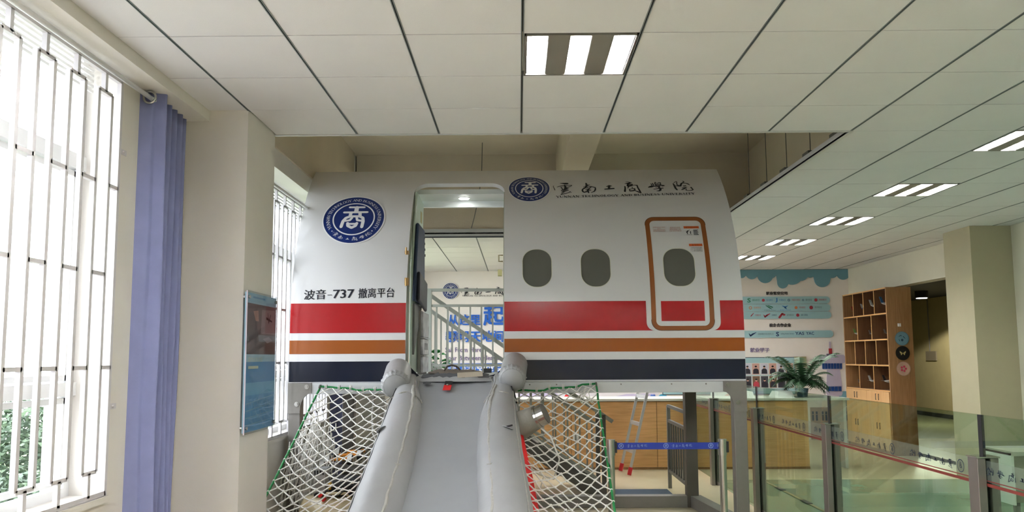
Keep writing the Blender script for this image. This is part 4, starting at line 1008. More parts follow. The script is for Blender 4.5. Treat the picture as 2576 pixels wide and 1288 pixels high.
# ---------------------------------------------------------------- queue barriers
def stanchion(x, y, label, belt):
    t = thing('queue_post', label, 'queue barrier', (x, y, 0), None)
    MB().tube([(x, y, .0), (x, y, .012), (x, y, .03)], [.16, .16, .03], 30).build('base', chrome, t)
    MB().tube([(x, y, .02), (x, y, .80)], .028, 20).build('pole', chrome, t, smooth=False)
    MB().tube([(x, y, .80), (x, y, .915)], .034, 20).tube([(x, y, .915), (x, y, .922)], .035, 20).build('belt_head', chrome, t)
    MB().box((x+.028, y-.018, .82), (x+.046, y+.018, .905)).build('belt_clip', blk, t)
    return t
q1 = stanchion(1.595, 6.33, 'stainless queue post beside the right front leg of the mockup, holding the blue belt', 1)
q2 = stanchion(.72, 6.33, 'stainless queue post behind the right net, at the left end of the blue belt', 0)

bp = lambda u, v, o=0: (u, 6.328-o, .845+v)
bl = MB().add([bp(.765, 0), bp(1.57, 0), bp(1.57, .052), bp(.765, .052), bp(.765, 0, -.003), bp(1.57, 0, -.003), bp(1.57, .052, -.003), bp(.765, .052, -.003)], [(0,1,2,3),(7,6,5,4),(0,4,5,1),(3,2,6,7)]).build('belt', mat('royal_blue_webbing', (14,44,144), .6, bump=.1, bs=400), q1)
tag(bl, 'royal blue printed belt')
k = Ink()
for i in range(3):
    x = .80+.352*i; bb, w_, rm, lt = EMB; g = Ink().ring(0, 0, .8, 1, 24).add(w_, lambda a, b: (a*1.0, b*1.0)); k.add(g.move(x, .027, .020))
    if i < 2:
        cc = Ink().add(CALL); k.add(cc.fit(x+.045, .012, x+.205, .042))
    else:
        k.add(CALLI[0].fit(x+.045, .014, x+.062, .042))
k.mesh('belt_lettering', mat('belt_print_pale', (150,170,214), .6), lambda u, v, o: bp(u, v, .001), bl)
# ---------------------------------------------------------------- ladder
t = thing('ladder', 'narrow aluminium ladder with red feet leaning by the wooden counter', 'ladder', (1.39, 10.9, 0))
la = mat('ladder_aluminium', (200,200,204), .35, .5)
fa, fb = Vector((1.388, 11.08, .02)), Vector((1.452, 10.68, .02)); up = Vector((.243, 0, 1))
for f in (fa, fb):
    p, q = f+up*.08, f+up*2.05
    MB().bar(p, q, .026, .034).build('stile', la, t)
    MB().bar(f-up*.01, f+up*.09, .036, .05).build('foot', mat('red_rubber', (190,20,40), .5), t)
for i in range(6): z = .17+.36*i+.12; MB().bar(fa+up*z, fb+up*z, .03, .05).build('rung', la, t)
# ---------------------------------------------------------------- floor mat
mt = MB().box((1.05, 8.95, 0), (1.74, 9.55, .012)).build('floor_mat', mat('blue_grey_mat', (70,84,102), .95, bump=.4, bs=200)); tag(mt, 'blue-grey doormat on the floor behind the mockup base', 'mat')
# ---------------------------------------------------------------- glass balustrade
t = G_ = thing('glass_balustrade', 'green-tinted glass balustrade with steel posts along the right of the mockup', 'balustrade', (2.4, 6.5, 0))
PY = [2.2, 4.19, 6.21, 8.09, 9.9, 11.22]
for a, b_ in zip(PY, PY[1:]):
    MB().box((2.394, a+.018, .06), (2.406, b_-.018, 1.262)).build('glass_panel', tglass, t)
for y in PY:
    p = MB().box((2.345, y-.045, 0), (2.388, y+.045, 1.045)).box((2.412, y-.045, 0), (2.455, y+.045, 1.045)).build('post', mat('satin_steel', (150,142,140), .3, .8), t, bevel=.003)
    MB().box((2.34, y-.05, 1.045), (2.46, y+.05, 1.052)).build('post_cap', chrome, p)
    MB().box((2.393, y-.017, 0), (2.407, y+.017, 1.262)).build('rubber_strip', blk, t)
fr = frost_mat('frosted_film', (150,160,150), .13)
MB().box((2.3915, 2.22, .925), (2.3925, 11.2, 1.032)).build('frosted_band', fr, t)
dr = mat('dark_red_film', (112,40,34), .5)
MB().box((2.3905, 2.22, .902), (2.391, 11.2, .918)).build('red_line', dr, t); MB().box((2.3905, 2.22, .928), (2.391, 11.2, .933)).build('thin_red_line', dr, t)
k = Ink(); bb, w_, rm, lt = EMB
for i in range(-2, 9):
    ye = 4.385+.79*i
    if ye < 2.3 or ye > 10.6: continue
    k.add(Ink().ring(0, 0, .88, 1, 24).add(rm).add(w_).move(ye, .975, .034)); k.add(CALL.fit(ye+.06, .948, ye+.56, 1.004))
k.mesh('film_lettering', mat('film_dark_blue', (36,50,72), .5), lambda u, v, o: (2.389, u, v), t)
# ---------------------------------------------------------------- reception counter
t = thing('reception_counter', 'long reception counter with oak panels and white top along the back', 'counter', (1.9, 11.5, 0))
MB().box((-.6, 11.28, .0), (4.05, 11.85, .94)).build('carcass', oakv, t)
xs = [-.6, .73, 1.93, 3.13, 4.05]
for a, c in zip(xs, xs[1:]):
    MB().box((a+.003, 11.26, .03), (c-.003, 11.28, .935)).build('front_panel', oakh, t)
MB().box((-.6, 11.255, 0), (4.05, 11.28, .028)).build('plinth', oakv, t)
MB().box((-.62, 11.22, .945), (4.62, 11.95, .978)).build('worktop', mat('white_stone_top', (226,224,216), .3), t, bevel=.003)
MB().box((4.56, 11.3, 0), (4.6, 11.85, .945)).build('end_leg', alu, t)
for x in (.79, 1.08): MB().box((x-.04, 11.25, .40), (x+.04, 11.262, .50)).build('socket_plate', alu, t)
def counter_box(x, w, label, slope=.05):
    o = MB().add([(x-w/2, 11.35, .978), (x+w/2, 11.35, .978), (x+w/2, 11.75, .978), (x-w/2, 11.75, .978), (x-w/2+slope, 11.45, 1.06), (x+w/2, 11.45, 1.06), (x+w/2, 11.75, 1.06), (x-w/2+slope, 11.75, 1.06)],
                 [(0,3,2,1),(4,5,6,7),(0,1,5,4),(1,2,6,5),(2,3,7,6),(3,0,4,7)]).build('display_tray', white); tag(o, label, 'tray')
counter_box(3.78, .24, 'white sloping tray on the counter just left of the palm')
counter_box(2.92, .22, 'white tray on the counter, seen left of the mockup leg', 0)
counter_box(3.28, .12, 'small white tray on the counter right of the mockup edge', .03)
t = thing('low_stand', 'low grey cabinet with a white side, behind the glass at the right frame edge', 'cabinet', (4.65, 7.2, 0))
MB().box((4.27, 7.0, .30), (5.05, 7.42, .70)).build('body', mat('warm_grey_laminate', (150,146,130), .4), t, bevel=.004)
MB().box((4.25, 6.99, .28), (4.27, 7.43, .72)).build('side_panel', white, t)
MB().box((4.25, 6.97, .70), (5.07, 7.44, .735)).build('top', mat('light_grey_top', (186,184,172), .35), t)
MB().box((4.40, 6.985, .34), (4.92, 7.0, .64)).build('front_panel', mat('warm_grey_panel', (128,124,108), .4), t)
for x in (4.30, 5.0):
    for y in (7.04, 7.38): MB().box((x-.02, y-.02, 0), (x+.02, y+.02, .30)).build('leg', gsteel, t)
# ---------------------------------------------------------------- palm on the counter
t = thing('potted_palm', 'small dark green palm in a pot on the counter, before the photo board', 'potted plant', (4.1, 11.6, .978))
MB().tube([(4.1, 11.6, .978), (4.1, 11.6, 1.10)], [.07, .09], 20).build('pot', mat('pot_teal', (70,110,130), .4), t)
MB().tube([(4.1, 11.6, 1.09), (4.1, 11.6, 1.10)], .082, 20).build('soil', mat('soil', (60,44,34), .95), t)
gm_ = mat('palm_green', (34,72,38), .5, var=.4, vs=20); R = random.Random(8)
for q in range(34):
    a = 2*pi*q/34+R.uniform(-.15, .15); L = R.uniform(.40, .60); up_ = R.uniform(.8, 1.7)
    if q % 4 == 0: up_ = 2.0
    pts = []
    for i in range(13):
        f = i/12; rad = L*f*(1-.12*f); pts.append(Vector((4.1+cos(a)*rad, 11.6+sin(a)*rad*.8, 1.10+L*up_*f*.85-L*.85*f*f)))
    b = MB().tube(pts, .004, 4)
    for i in range(3, 13):
        d = (pts[i]-pts[i-1]).normalized(); s = d.cross(Vector((0, 0, 1))).normalized()
        for sg in (-1, 1):
            l = .13*(1-abs(i/12-.55)); tip = pts[i]+s*sg*l+d*l*.7-Vector((0, 0, l*.35)); wv = d*.013
            b.add([pts[i]-wv, pts[i]+wv, tip], [(0, 1, 2)])
            b.add([pts[i]-wv-d*.02, pts[i]+wv-d*.02, tip-d*.035], [(0, 1, 2)])
    b.build('frond', gm_, t, fix=False)
# leafy plant behind the stairs
t = thing('leafy_plant', 'bright green broad-leaved plant behind the deck railing, low in the doorway', 'potted plant', (-1.15, 10.9, 0))
MB().tube([(-1.15, 10.9, 0), (-1.15, 10.9, .4)], [.14, .18], 20).build('pot', alu, t)
MB().tube([(-1.15, 10.9, .38), (-1.15, 10.9, 1.2)], .02, 8).build('stem', gm_, t)
lg = mat('bright_leaf_green', (40,150,70), .35, var=.45, vs=14)
for q in range(40):
    a = R.uniform(0, 6.28); z = R.uniform(1.2, 1.62); l = R.uniform(.14, .24); c0 = Vector((-1.15+.05*cos(a), 10.9+.05*sin(a), z)); d = Vector((cos(a), sin(a), R.uniform(-.3, .5))).normalized(); s = d.cross(Vector((0,0,1))).normalized()
    MB().add([c0, c0+d*l*.35+s*l*.3, c0+d*l*.75+s*l*.22, c0+d*l-Vector((0,0,.03)), c0+d*l*.75-s*l*.22, c0+d*l*.35-s*l*.3, c0+d*l*.5+Vector((0,0,.03))], [(0,1,6),(1,2,6),(2,3,6),(3,4,6),(4,5,6),(5,0,6)]).build('leaf', lg, t, fix=False)
# ---------------------------------------------------------------- back wall signs
YB = 15.0
PXM = 1991.5/14.98
def wx(px): return (px-1303.0)/PXM*1.003
def wz(px, py): return 1.575+(897.3-.00512*(px-1305)-py)/PXM
def wm(lift=.0): return lambda u, v, o=0: (u, YB-lift-o, v)
def wsign(name, m, label, cat, polys, th=.02, par=None, group=None, lift=0.001, ink=None):
    k = ink or Ink()
    for p in polys: k.poly(p)
    o = k.mesh(name, m, lambda u, v, o_: (u, YB-lift-o_, v), par, thick=th)
    if par is None: tag(o, label, cat, group)
    return o
def wtext(s, px0, py0, px1, py1, m, label=None, par=None, th=.012, bold=.015, name='wall_lettering', lift=.001, hv=0, group=None):
    k = (heavy(s, hv) if hv else text(s, bold)).fit(wx(px0), wz((px0+px1)/2, py1), wx(px1), wz((px0+px1)/2, py0))
    o = k.mesh(name, m, lambda u, v, o_: (u, YB-lift-o_, v), par, thick=th)
    if label: tag(o, label, 'sign lettering', group)
    return o
# scalloped border
k = Ink(); XA, XB_ = 2.6, wx(2147)
base = [(XA, 3.198), (XB_, 3.198), (XB_, wz(2140, 700))]
lob = [(300,190,70),(360,175,40),(455,260,48),(540,175,100),(620,170,70),(705,165,45),(810,225,72),(900,160,55),(1000,170,60),(1085,170,40),(180,170,55)]
def arc_low(x):
    z = wz(2000, 692)
    for cx, cy, r in LB:
        if abs(x-cx) < r: z = min(z, cy-sqrt(r*r-(x-cx)**2))
    return z
LB = [(wx(1840+a/3.578), wz(1840+a/3.578, 640+b/3.578), c/3.578/PXM) for a, b, c in lob]
LB += [(x-2.1, y, r) for x, y, r in LB if x-2.1 > XA]
N = 220; low = [(XB_-(XB_-XA)*i/N, arc_low(XB_-(XB_-XA)*i/N)) for i in range(N+1)]
wsign('cloud_border', teal, 'blue-grey scalloped cloud board along the top of the back wall', 'wall board', [], ink=Ink().poly([(XA, 3.198), (XB_, 3.198)][::-1][:0]+[(XA, 3.195)]+[p for p in low[::-1]]+[(XB_, 3.195)]), th=.02)
dkp = mat('sign_dark_print', (38,30,34), .5)
wtext('就业航空公司', 1925, 734, 1978, 742.5, dkp, 'dark heading lettering above the airline logo strips', bold=.02)
wtext('校企合作企业', 1930, 814, 1984, 823.5, dkp, 'dark heading lettering above the single lowest logo strip', bold=.02)
wtext('就业学子', 1880, 875, 1928, 886.5, prp, 'purple heading lettering above the photo board', bold=.01)
cg = mat('logo_green', (30,110,80), .5); cr = mat('logo_red', (170,50,66), .5); cb = mat('logo_blue', (46,110,180), .5); cn = mat('logo_navy', (24,50,100), .5); co_ = mat('logo_orange', (200,120,70), .5); cgy = mat('logo_grey', (84,100,108), .5)
def cx2(c): return 1865+c/9.2
rows = [(246, 412, 2005, 'uppermost'), (420, 588, 2010, 'second'), (596, 760, 2025, 'third'), (1030, 1195, 2050, 'lowest')]
items = {0: [(105,185,'S',cg,390,'春秋航空',cg), (440,510,'●',cr,690,'四川航空',cb), (750,800,'ʃ',cb,990,'华夏航空',cb), (1035,1090,'◐',cn,1325,'中国东方航空',cr), (1365,1410,'☾',cn,1590,'重庆航空',cgy), (1645,1720,'❋',cr,1925,'西部航空',cr)],
         1: [(135,210,'○',co_,415,'成都航空',co_), (530,690,'≋',cg,0,'',cgy), (905,1035,'➤',cb,0,'',cb), (1185,1255,'8',co_,1435,'河北航空',cr), (1525,1610,'❋',cr,1815,'吉祥航空',cgy)],
         2: [(160,240,'ℓ',cr,405,'祥鹏航空',cr), (470,620,'~',cr,770,'天津航空',cn), (830,960,'P',cr,1160,'深圳航空',cgy), (1215,1290,'@',cr,1480,'AIR CHINA',cn)],
         3: [(120,285,'~',cn,680,'云南祥鹏航空培训有限公司',cgy), (735,810,'S',cn,1145,'Junfeng Aviation Services',cn), (1175,1385,'YAS',cn,0,'',cn), (1425,1610,'YAC',cn,0,'',cn)]}
for r_, (ya, yb, xe, nm) in enumerate(rows):
    x1 = wx(cx2(xe)); z1 = wz(1980, 720+ya/9.2); z0 = wz(1980, 720+yb/9.2); h = (z1-z0)/2
    P = [(2.6, z0)]+[(x1-h+h*cos(radians(a)), (z0+z1)/2+h*sin(radians(a))) for a in range(-90, 91, 15)]+[(2.6, z1)]
    o = wsign('logo_strip', lteal, '%s pale blue strip of partner logos on the back wall' % nm, 'sign', [P], th=.02, group='partner logo strips')
    for a, b_, ic, m1, e, s_, m2 in items[r_]:
        wmid = (z0+z1)/2; hh = h*.62
        xa, xb = wx(cx2(a)), wx(cx2(b_)); k = Ink(); w_ = xb-xa; cxm = (xa+xb)/2
        if ic in ('●', '❋', '8', '@'): k.disc(cxm, wmid, min(w_, 2*hh)/2, 12); 
        elif ic in ('○', '◐', '☾'): k.ring(cxm, wmid, min(w_, 2*hh)*.3, min(w_, 2*hh)/2, 16)
        elif ic in ('≋',): k.stroke([(xa, wmid+hh, .012), (cxm, wmid, .02), (xb-.02, wmid-hh*.6, .006)]).stroke([(cxm-.03, wmid+hh, .012), (cxm+.05, wmid+hh*.3, .02), (xb, wmid, .006)])
        elif ic in ('➤',): k.stroke([(xa, wmid+hh*.8, .008), (cxm, wmid+.01, .03), (xb, wmid+hh*.9, .006)]).stroke([(cxm, wmid, .03), (cxm+.03, wmid-hh*.6, .006)])
        elif ic in ('ℓ',): k.stroke([(xb, wmid+hh, .01), (xa+.02, wmid-hh*.2, .02), (xa+.01, wmid-hh*.5, .008)])
        elif ic in ('~',): k.stroke([(xa, wmid+hh*.3, .008), (xa+w_*.2, wmid-hh*.7, .03), (cxm, wmid, .03), (xb, wmid+hh*.8, .008)])
        elif ic == 'P': k.stroke([(xa, wmid-hh, .04), (cxm, wmid+hh*.6, .04), (xb, wmid+hh*.2, .02), (cxm+.02, wmid-.01, .01)])
        elif ic in ('YAS', 'YAC'): k = text(ic, .02).fit(xa, wmid-hh*.4, xb, wmid+hh*.95)
        else: k = text('S' if ic == 'S' else 'J', .03).fit(xa, wmid-hh, xb, wmid+hh)
        k.mesh('logo_mark', m1, lambda u, v, o_: (u, YB-.0225, v), o)
        if s_:
            ki = text(s_).fit(xb+.03, wmid-hh*.35, wx(cx2(e)), wmid+hh*.55); ki.mesh('logo_lettering', m2, lambda u, v, o_: (u, YB-.0225, v), o)
        else:
            if ic in ('≋', '➤'): text('长龙航空 Airlines' if ic == '≋' else '厦门航空 XIAMENAIR').fit(xa-.04, wmid-h*.8, xb+.05, wmid-h*.5).mesh('logo_lettering', m2, lambda u, v, o_: (u, YB-.0225, v), o)
# photo board with portraits
bx0, bx1, bz1, bz0 = 2.7, wx(1988), wz(1930, 900), wz(1930, 989)
t = thing('photo_board', 'pale blue board of graduate portraits on the back wall, left of the palm', 'notice board', ((bx0+bx1)/2, YB, bz0))
MB().box((bx0, YB-.02, bz0), (bx1, YB, bz1)).build('board', lteal, t)
MB().box((bx0-.012, YB-.012, bz0-.012), (bx1+.012, YB-.001, bz1+.012)).build('dark_frame', mat('board_frame_dark', (40,58,76), .5), t)
sk = mat('portrait_skin', (206,160,140), .6); su = mat('portrait_dark_suit', (30,30,44), .6); hr = mat('portrait_hair', (24,20,22), .6)
pbg = [mat('portrait_back_%s' % n, c, .6) for n, c in (('rose', (190,150,140)), ('grey', (170,176,190)), ('brown', (110,84,64)), ('pale', (190,190,206)), ('blue', (130,140,190)), ('dark', (60,60,70)))]
for r_ in range(2):
    for c_ in range(-7, 5):
        cxp = 1865+(145+112*c_)/5.366; y0_, y1_ = (914.0, 941) if r_ == 0 else (945.5, 974)
        a, b_ = wx(cxp-9), wx(cxp+9); z1, z0 = wz(1930, y0_), wz(1930, y1_); L_ = YB-.0215
        p = MB().box((a-.008, L_, z0-.012), (b_+.008, YB-.0195, z1+.008)).build('photo_card', lbl, t)
        MB().box((a, L_-.001, z0), (b_, L_, z1)).build('photo', pbg[(c_*3+r_*2) % 6], p)
        mx = (a+b_)/2; H = z1-z0; red_ = (r_ == 1 and c_ == 0)
        bd = Ink().poly([(mx-.055, z0+.01), (mx+.055, z0+.01), (mx+.05, z0+H*.42), (mx+.02, z0+H*.54), (mx-.02, z0+H*.54), (mx-.05, z0+H*.42)])
        bd.mesh('suit', cr if red_ else su, lambda u, v, o_: (u, L_-.002, v), p)
        Ink().disc(mx, z0+H*.66, .021, 12, .026).mesh('face', sk, lambda u, v, o_: (u, L_-.003, v), p)
        Ink().disc(mx, z0+H*.72, .022, 12, .018).mesh('hair', hr, lambda u, v, o_: (u, L_-.0035, v), p)
o = MB().box((wx(1988.5), YB-.05, wz(2000, 923)), (wx(2017), YB, wz(2000, 897))).build('electrical_box', mat('khaki_enamel', (150,144,112), .5)); tag(o, 'khaki electrical box on the back wall above the palm', 'electrical box')
# control tower cut-out
t = thing('control_tower_board', 'lavender control tower cut-out with blue windows on the back wall by the cabinet', 'wall board', (wx(2085), YB, 0.05))
def q8(*P): return [(wx(1865+a/5.366), wz(2080, 860+b/5.366)) for a, b in P]
def tw(name, m, P, th, lift=0.0): return wsign(name, m, None, None, [q8(*P)], th=th, par=t, lift=lift)
tw('mast', lav, [(1138,0),(1158,0),(1160,92),(1136,92)], .015)
rl_o = tw('red_lattice', mat('tower_red', (150,30,40), .5), [(1130,90),(1170,90),(1170,168),(1130,168)], .02)
tw('cap', mat('tower_grey', (130,126,146), .5), [(1095,160),(1215,160),(1215,190),(1095,190)], .02)
tw('cab_roof', lav, [(1000,175),(1320,175),(1390,265),(1300,290),(1035,290),(975,250)], .02)
tw('shaft', lav, [(1035,290),(1300,290),(1290,370),(1265,375),(1285,590),(1275,665),(1290,680),(1270,720),(1235,722),(1235,800),(1105,800),(1105,722),(1090,720),(1070,670),(1080,590),(1095,375),(1040,370)], .016)
for x0, x1, ya, yb, n in ((1025,1297,285,365,7), (1082,1275,592,660,4)):
    for i in range(n):
        a = x0+(x1-x0)*i/n; b_ = x0+(x1-x0)*(i+1)/n
        tw('window', mat('tower_window_blue', (26,60,120), .3), [(a+4,ya+4),(b_-4,ya+4),(b_-4,yb-4),(a+4,yb-4)], .006, .021)
tw('dome', teal, [(1320+105*cos(radians(a)), 790-130*sin(radians(a))) for a in range(0, 181, 12)]+[(1215,860),(1425,860)], .012)
tw('hall', mat('hall_lavender', (172,150,142), .6), [(850,870),(1430,870),(1430,1290),(850,1290)], .01)
for i in range(4): tw('orange_block', mat('tower_orange', (196,90,40), .5), [(1115,810+100*i),(1236,810+100*i),(1236,865+100*i),(1115,865+100*i)], .02, .0)
for i in range(4): tw('white_block', whp, [(1115,866+100*i),(1236,866+100*i),(1236,909+100*i),(1115,909+100*i)], .02, .0)
for x in (870, 920, 1000, 1045, 1085, 1275, 1320, 1350, 1400):
    for ya, yb in ((925, 960), (968, 1045)): tw('hall_window', mat('hall_window_grey', (70,86,110), .4), [(x,ya),(x+24,ya),(x+24,yb),(x,yb)], .004, .011)
# slogan wall seen through the doorway
put = lambda lift: (lambda u, v, o=0: (u, YB-lift-o, v))
e0 = put_emblem(wx(1132), wz(1132, 732), .152, lambda u, v, o=0: (u, YB-.018-o, v), None, emblue, whp)
tag(e0, 'round navy school emblem on the back wall, seen through the doorway', 'emblem'); MB().disc((wx(1132), YB-.001, wz(1132, 732)), (0, -1, 0), .155, .018, 40).build('emblem_board', emblue, e0)
o = CALL.fit(wx(1157), wz(1220, 744), wx(1330), wz(1220, 721)).mesh('wall_lettering', blkv, lambda u, v, o_: (u, YB-.001-o_, v), thick=.012); tag(o, 'black brush lettering beside the emblem on the back wall', 'sign lettering')
k = serif(UNI).fit(wx(1161), wz(1220, 746), wx(1326), wz(1220, 742)); o = k.mesh('wall_lettering', blkv, lambda u, v, o_: (u, YB-.002, v)); tag(o, 'tiny black English line under the brush lettering on the back wall', 'sign lettering')
wtext('从这里', 1125, 791, 1207, 819, blu, 'blue three-character word left in the first slogan line', bold=.02, th=.03)
wtext('起航', 1214, 766, 1320, 820, blu, 'large blue brush-style word ending the first slogan line', bold=.02, th=.03)
wtext('翱翔天地间', 1119, 832, 1266, 861, blu, 'second slogan line in raised blue characters', bold=.02, th=.03)
wtext('Sail From Here', 1119, 874, 1210, 886, prp, 'purple English line, the upper of the two, on the slogan wall', th=.012, bold=.005)
wtext('Soar Between Heaven And Earth', 1119, 894, 1330, 906, prp, 'purple English line, the lower of the two, on the slogan wall', th=.012, bold=.005)
o = wsign('slogan_strip', blu, 'royal blue strip with white course name at the bottom of the slogan wall', 'sign', [rrect(wx(1117), wz(1200, 937), wx(1350), wz(1200, 914), .05)], th=.02)
text('云南工商学院').fit(wx(1122), wz(1200, 934), wx(1197), wz(1200, 918)).mesh('strip_lettering', whp, lambda u, v, o_: (u, YB-.0225, v), o)
text('空中乘务专业', .03).fit(wx(1198), wz(1200, 934), wx(1300), wz(1200, 918)).mesh('strip_lettering_bold', whp, lambda u, v, o_: (u, YB-.0225, v), o)
# mural strip just above the counter, below the mockup
lavp = mat('mural_lavender', (196,186,220), .6)
t = thing('wall_mural', 'white and lavender wall mural showing between counter top and mockup floor', 'mural', (2.0, YB, .3))
Ink().rect(-1.4, .3, 2.62, .99).mesh('white_ground', mat('mural_white', (222,218,226), .7), lambda u, v, o: (u, YB-.002, v), t)
Ink().poly([(wx(1500), .45), (wx(1510), wz(1510, 1003)), (wx(1570), wz(1570, 990)), (wx(1640), wz(1640, 989)), (wx(1665), .45)]).mesh('lavender_wave', lavp, lambda u, v, o: (u, YB-.004, v), t)
Ink().poly([(wx(1300), .45), (wx(1300), .92), (wx(1395), .90), (wx(1440), .45)]).mesh('lavender_panel', lavp, lambda u, v, o: (u, YB-.004, v), t)
Ink().disc(wx(1660), wz(1660, 1003), .10, 24).mesh('blue_disc', mat('mural_blue', (70,160,200), .5), lambda u, v, o: (u, YB-.006, v), t)
Ink().poly([(wx(1412), wz(1420, 1000)), (wx(1420), wz(1420, 990)), (wx(1432), wz(1420, 999)), (wx(1424), wz(1420, 1003))]).mesh('red_diamond', redc, lambda u, v, o: (u, YB-.006, v), t)
k = Ink()
for i in range(3): k.poly([(wx(1628+4*i), wz(1630, 996)), (wx(1632+4*i), wz(1630, 990)), (wx(1634+4*i), wz(1630, 996))])
k.mesh('blue_fins', blu, lambda u, v, o: (u, YB-.007, v), t)
text('云南工商学院空中乘务').fit(wx(1311), wz(1340, 1001), wx(1390), wz(1340, 995)).mesh('mural_lettering', cgy, lambda u, v, o: (u, YB-.007, v), t)
# ---------------------------------------------------------------- display cabinet on the right wall
t = CB_ = thing('display_cabinet', 'tall oak cabinet with open cubbies of model planes and doors below', 'cabinet', (6.04, 13.46, 0))
cx0, cx1, cy0, cy1 = 5.85, 6.245, 12.62, 14.32
ZL = [2.65, 2.245, 1.83, 1.415, 1.01]
oaks = mat('oak_edge', (206,160,104), .45)
MB().box((cx0, cy0, 0), (cx1, cy0+.03, 2.65)).build('side_panel', oakv, t); MB().box((cx0, cy1-.03, 0), (cx1, cy1, 2.65)).build('side_panel', oakv, t)
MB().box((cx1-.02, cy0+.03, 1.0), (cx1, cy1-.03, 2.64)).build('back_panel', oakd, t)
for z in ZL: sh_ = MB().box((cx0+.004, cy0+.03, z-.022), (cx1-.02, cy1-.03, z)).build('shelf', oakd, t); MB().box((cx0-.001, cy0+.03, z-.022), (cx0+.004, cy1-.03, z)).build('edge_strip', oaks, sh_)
cells = []
for (zt, zb), n in zip(zip(ZL, ZL[1:]), (4, 3, 4, 3)):
    W_ = (cy1-cy0-.06)/n
    for i in range(n):
        if i:
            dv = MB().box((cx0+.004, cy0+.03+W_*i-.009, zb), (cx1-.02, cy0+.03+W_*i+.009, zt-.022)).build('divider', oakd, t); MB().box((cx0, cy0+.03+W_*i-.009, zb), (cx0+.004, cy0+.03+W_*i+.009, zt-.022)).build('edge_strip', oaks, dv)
        cells.append((cy0+.03+W_*(i+.5), zb))
for i in range(4):
    a = cy0+.03+(cy1-cy0-.06)*i/4; c = cy0+.03+(cy1-cy0-.06)*(i+1)/4
    for z0, z1 in ((.06, .80), (.805, .985)):
        d_ = MB().box((cx0-.016, a+.002, z0), (cx0, c-.002, z1)).build('door', oakl, t)
        hy = c-.05 if i % 2 == 0 else a+.05
        MB().box((cx0-.03, hy-.004, (z0+z1)/2-.05), (cx0-.022, hy+.004, (z0+z1)/2+.05)).box((cx0-.03, hy-.004, (z0+z1)/2-.05), (cx0-.016, hy+.004, (z0+z1)/2-.042)).box((cx0-.03, hy-.004, (z0+z1)/2+.042), (cx0-.016, hy+.004, (z0+z1)/2+.05)).build('handle', dsteel, d_)
MB().box((cx0+.02, cy0+.03, 0), (cx0+.04, cy1-.03, .06)).build('plinth', oakv, t)
def plane(y, z, cf, ct, label, sc=1):
    x = 6.04; t = thing('model_airplane', label, 'model airplane', (x, y, z), 'model airplanes in the oak cabinet'); t.rotation_euler.z = -pi/2+.35; sc *= 1.15; zz = z+.10*sc
    MB().tube([(x, y+.14*sc, zz), (x, y+.12*sc, zz), (x, y+.06*sc, zz), (x, y-.06*sc, zz), (x, y-.11*sc, zz+.006), (x, y-.14*sc, zz+.012)], [.004, .014*sc, .018*sc, .018*sc, .011*sc, .003], 12).build('fuselage', cf, t, smooth=True)
    for sg in (-1, 1): MB().add([(x, y+.03*sc, zz-.004), (x, y-.03*sc, zz-.004), (x+sg*.12*sc, y-.07*sc, zz+.01), (x+sg*.12*sc, y-.05*sc, zz+.01)], [(0,1,2,3)]).build('wing', cf, t)
    MB().add([(x-.002, y-.10*sc, zz+.01), (x-.002, y-.14*sc, zz+.01), (x-.002, y-.165*sc, zz+.075*sc), (x-.002, y-.135*sc, zz+.075*sc), (x+.002, y-.10*sc, zz+.01), (x+.002, y-.14*sc, zz+.01), (x+.002, y-.165*sc, zz+.075*sc), (x+.002, y-.135*sc, zz+.075*sc)], [(0,1,2,3),(7,6,5,4),(0,4,5,1),(2,6,7,3),(0,3,7,4),(1,5,6,2)]).build('tail_fin', ct, t)
    MB().tube([(x, y, z), (x, y, zz-.01)], .004, 6).box((x-.03, y-.03, z), (x+.03, y+.03, z+.008)).build('stand', chrome, t)
wp = mat('model_white', (214,214,216), .3); nb = mat('model_navy', (40,50,110), .3); rd = mat('model_red', (160,30,40), .3); skb = mat('model_sky_blue', (60,110,160), .3); gn = mat('model_green', (120,170,90), .3)
mods = {0: (wp, skb, 'white model plane with a big blue tail, top row nearest cubby', 1.3), 1: (wp, wp, 'all-white model plane in the second cubby of the top row', 1.2), 2: (nb, wp, 'navy and white model plane in the third cubby of the top row', 1), 3: (rd, rd, 'small red model plane in the far cubby of the top row', .9),
        4: (gsteel, gsteel, 'slim grey model plane, second row nearest cubby', .8), 5: (gsteel, gsteel, 'slim grey model plane, second row middle cubby', .8), 6: (wp, gn, 'green-tailed model plane, second row far cubby', 1), 11: (wp, blk, 'white model plane with a black tail, lowest row nearest cubby', 1.2), 12: (wp, wp, 'white model plane in the middle cubby of the lowest row', 1.1), 13: (gsteel, gsteel, 'tiny grey model plane in the far cubby of the lowest row', .7)}
for i, (cf, ct, lb_, sc) in mods.items(): plane(cells[i][0]-.0, cells[i][1], cf, ct, lb_, sc)
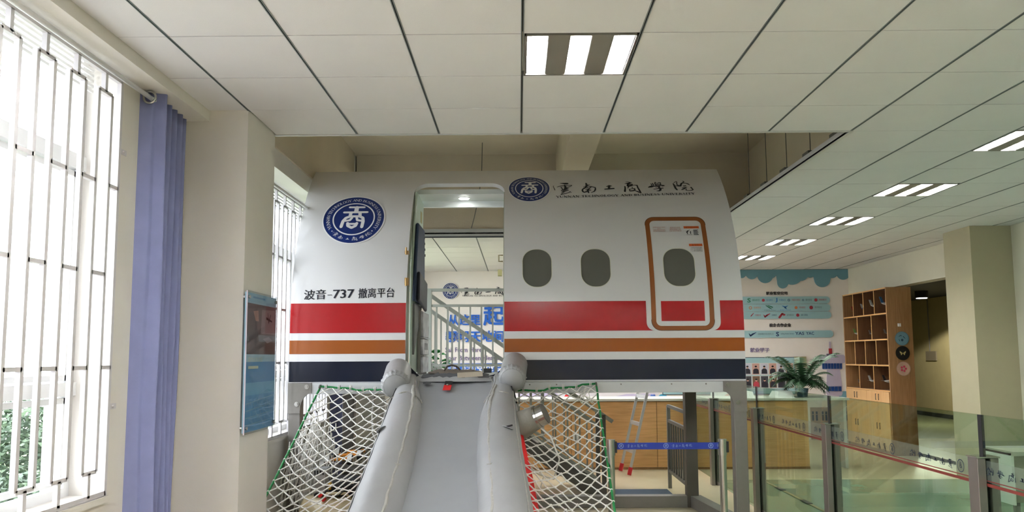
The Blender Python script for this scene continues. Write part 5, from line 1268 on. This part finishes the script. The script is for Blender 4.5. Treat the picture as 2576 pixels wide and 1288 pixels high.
for zc, c, c2, lb_, nm in ((1.83, (110,150,166), (30,60,80), 'blue round plate with a fish motif, upper of three on the cabinet side', 'fish'), (1.60, (26,28,26), (196,180,120), 'black round plate with a butterfly, middle of three on the cabinet side', 'butterfly'), (1.355, (206,170,150), (196,60,90), 'pink flowered round plate, lowest of three on the cabinet side', 'flower')):
    t = thing('decorative_plate', lb_, 'plate', (6.06, 12.61, zc), 'plates on the cabinet side')
    MB().tube([(6.06, 12.62, zc), (6.06, 12.605, zc), (6.06, 12.60, zc)], [.07, .108, .112], 32).build('rim', mat('plate_rim_'+nm, tuple(int(x*.8) for x in c), .3), t)
    MB().tube([(6.06, 12.60, zc), (6.06, 12.597, zc)], .102, 32).build('face', mat('plate_face_'+nm, c, .3, rgb2=tuple(int(x*.85) for x in c)), t)
    k = Ink()
    if nm == 'butterfly':
        for sg in (-1, 1): k.poly([(0, 0), (sg*.05, .035), (sg*.045, 0)]).poly([(0, -.003), (sg*.035, -.005), (sg*.028, -.035)])
    elif nm == 'fish': k.stroke([(-.05, .03, .006), (-.02, .05, .012), (.0, .04, .004)]).stroke([(.02, .03, .012), (.05, .0, .006)]).disc(-.0, -.025, .02, 10).stroke([(-.05, -.01, .008), (-.04, -.04, .01)])
    else:
        for i in range(5): k.disc(.035*cos(i*1.26), .035*sin(i*1.26), .018, 10)
    k.mesh('motif', mat('plate_motif_'+nm, c2, .4), lambda u, v, o: (6.06+u, 12.5965, zc+v), t)
o = MB().box((6.01, 12.59, 2.02), (6.05, 12.62, 2.07)).build('adhesive_hook', alu); tag(o, 'small white adhesive hook above the plates on the cabinet side', 'hook')
# ---------------------------------------------------------------- corridor fittings
t = thing('corridor_lamp', 'black cylindrical ceiling lamp in the dark corridor beyond the doorway', 'ceiling lamp', (9.2, 18.1, 3.02))
MB().tube([(9.2, 18.1, 3.02), (9.2, 18.1, 2.86)], .14, 24).build('housing', blk, t); MB().tube([(9.2, 18.1, 2.862), (9.2, 18.1, 2.852)], .11, 24).build('lens', mat('corridor_lamp_light', (255,250,240), .4, var=0, emit=18), t)
l_ = bpy.data.lights.new('corridor_lamp_light', 'SPOT'); l_.energy = 170; l_.spot_size = 2.6; l_.shadow_soft_size = .1; l_.color = (1, .93, .8)
o = bpy.data.objects.new('corridor_lamp_light', l_); COL.objects.link(o); o.location = (9.2, 18.1, 2.84)
t = thing('switch_box', 'grey-brown junction box with conduit on the olive corridor wall', 'junction box', (10.55, 20.5, 1.5))
MB().box((10.57, 20.25, 1.42), (10.6, 20.75, 1.66)).build('box', mat('box_grey_brown', (120,112,92), .5), t); MB().tube([(10.58, 20.55, 1.66), (10.58, 20.55, 3.0)], .012, 8).build('conduit', dsteel, t)
# pale door frame on the right wall
b = MB()
b.box((6.235, 11.34, 0), (6.255, 11.38, 2.74)).box((6.235, 11.34, 2.70), (6.255, 12.61, 2.74)); struct(b, 'door_frame_trim', wallr)
o = bpy.data.objects.get('door_frame_trim'); o.name = 'trim_1'
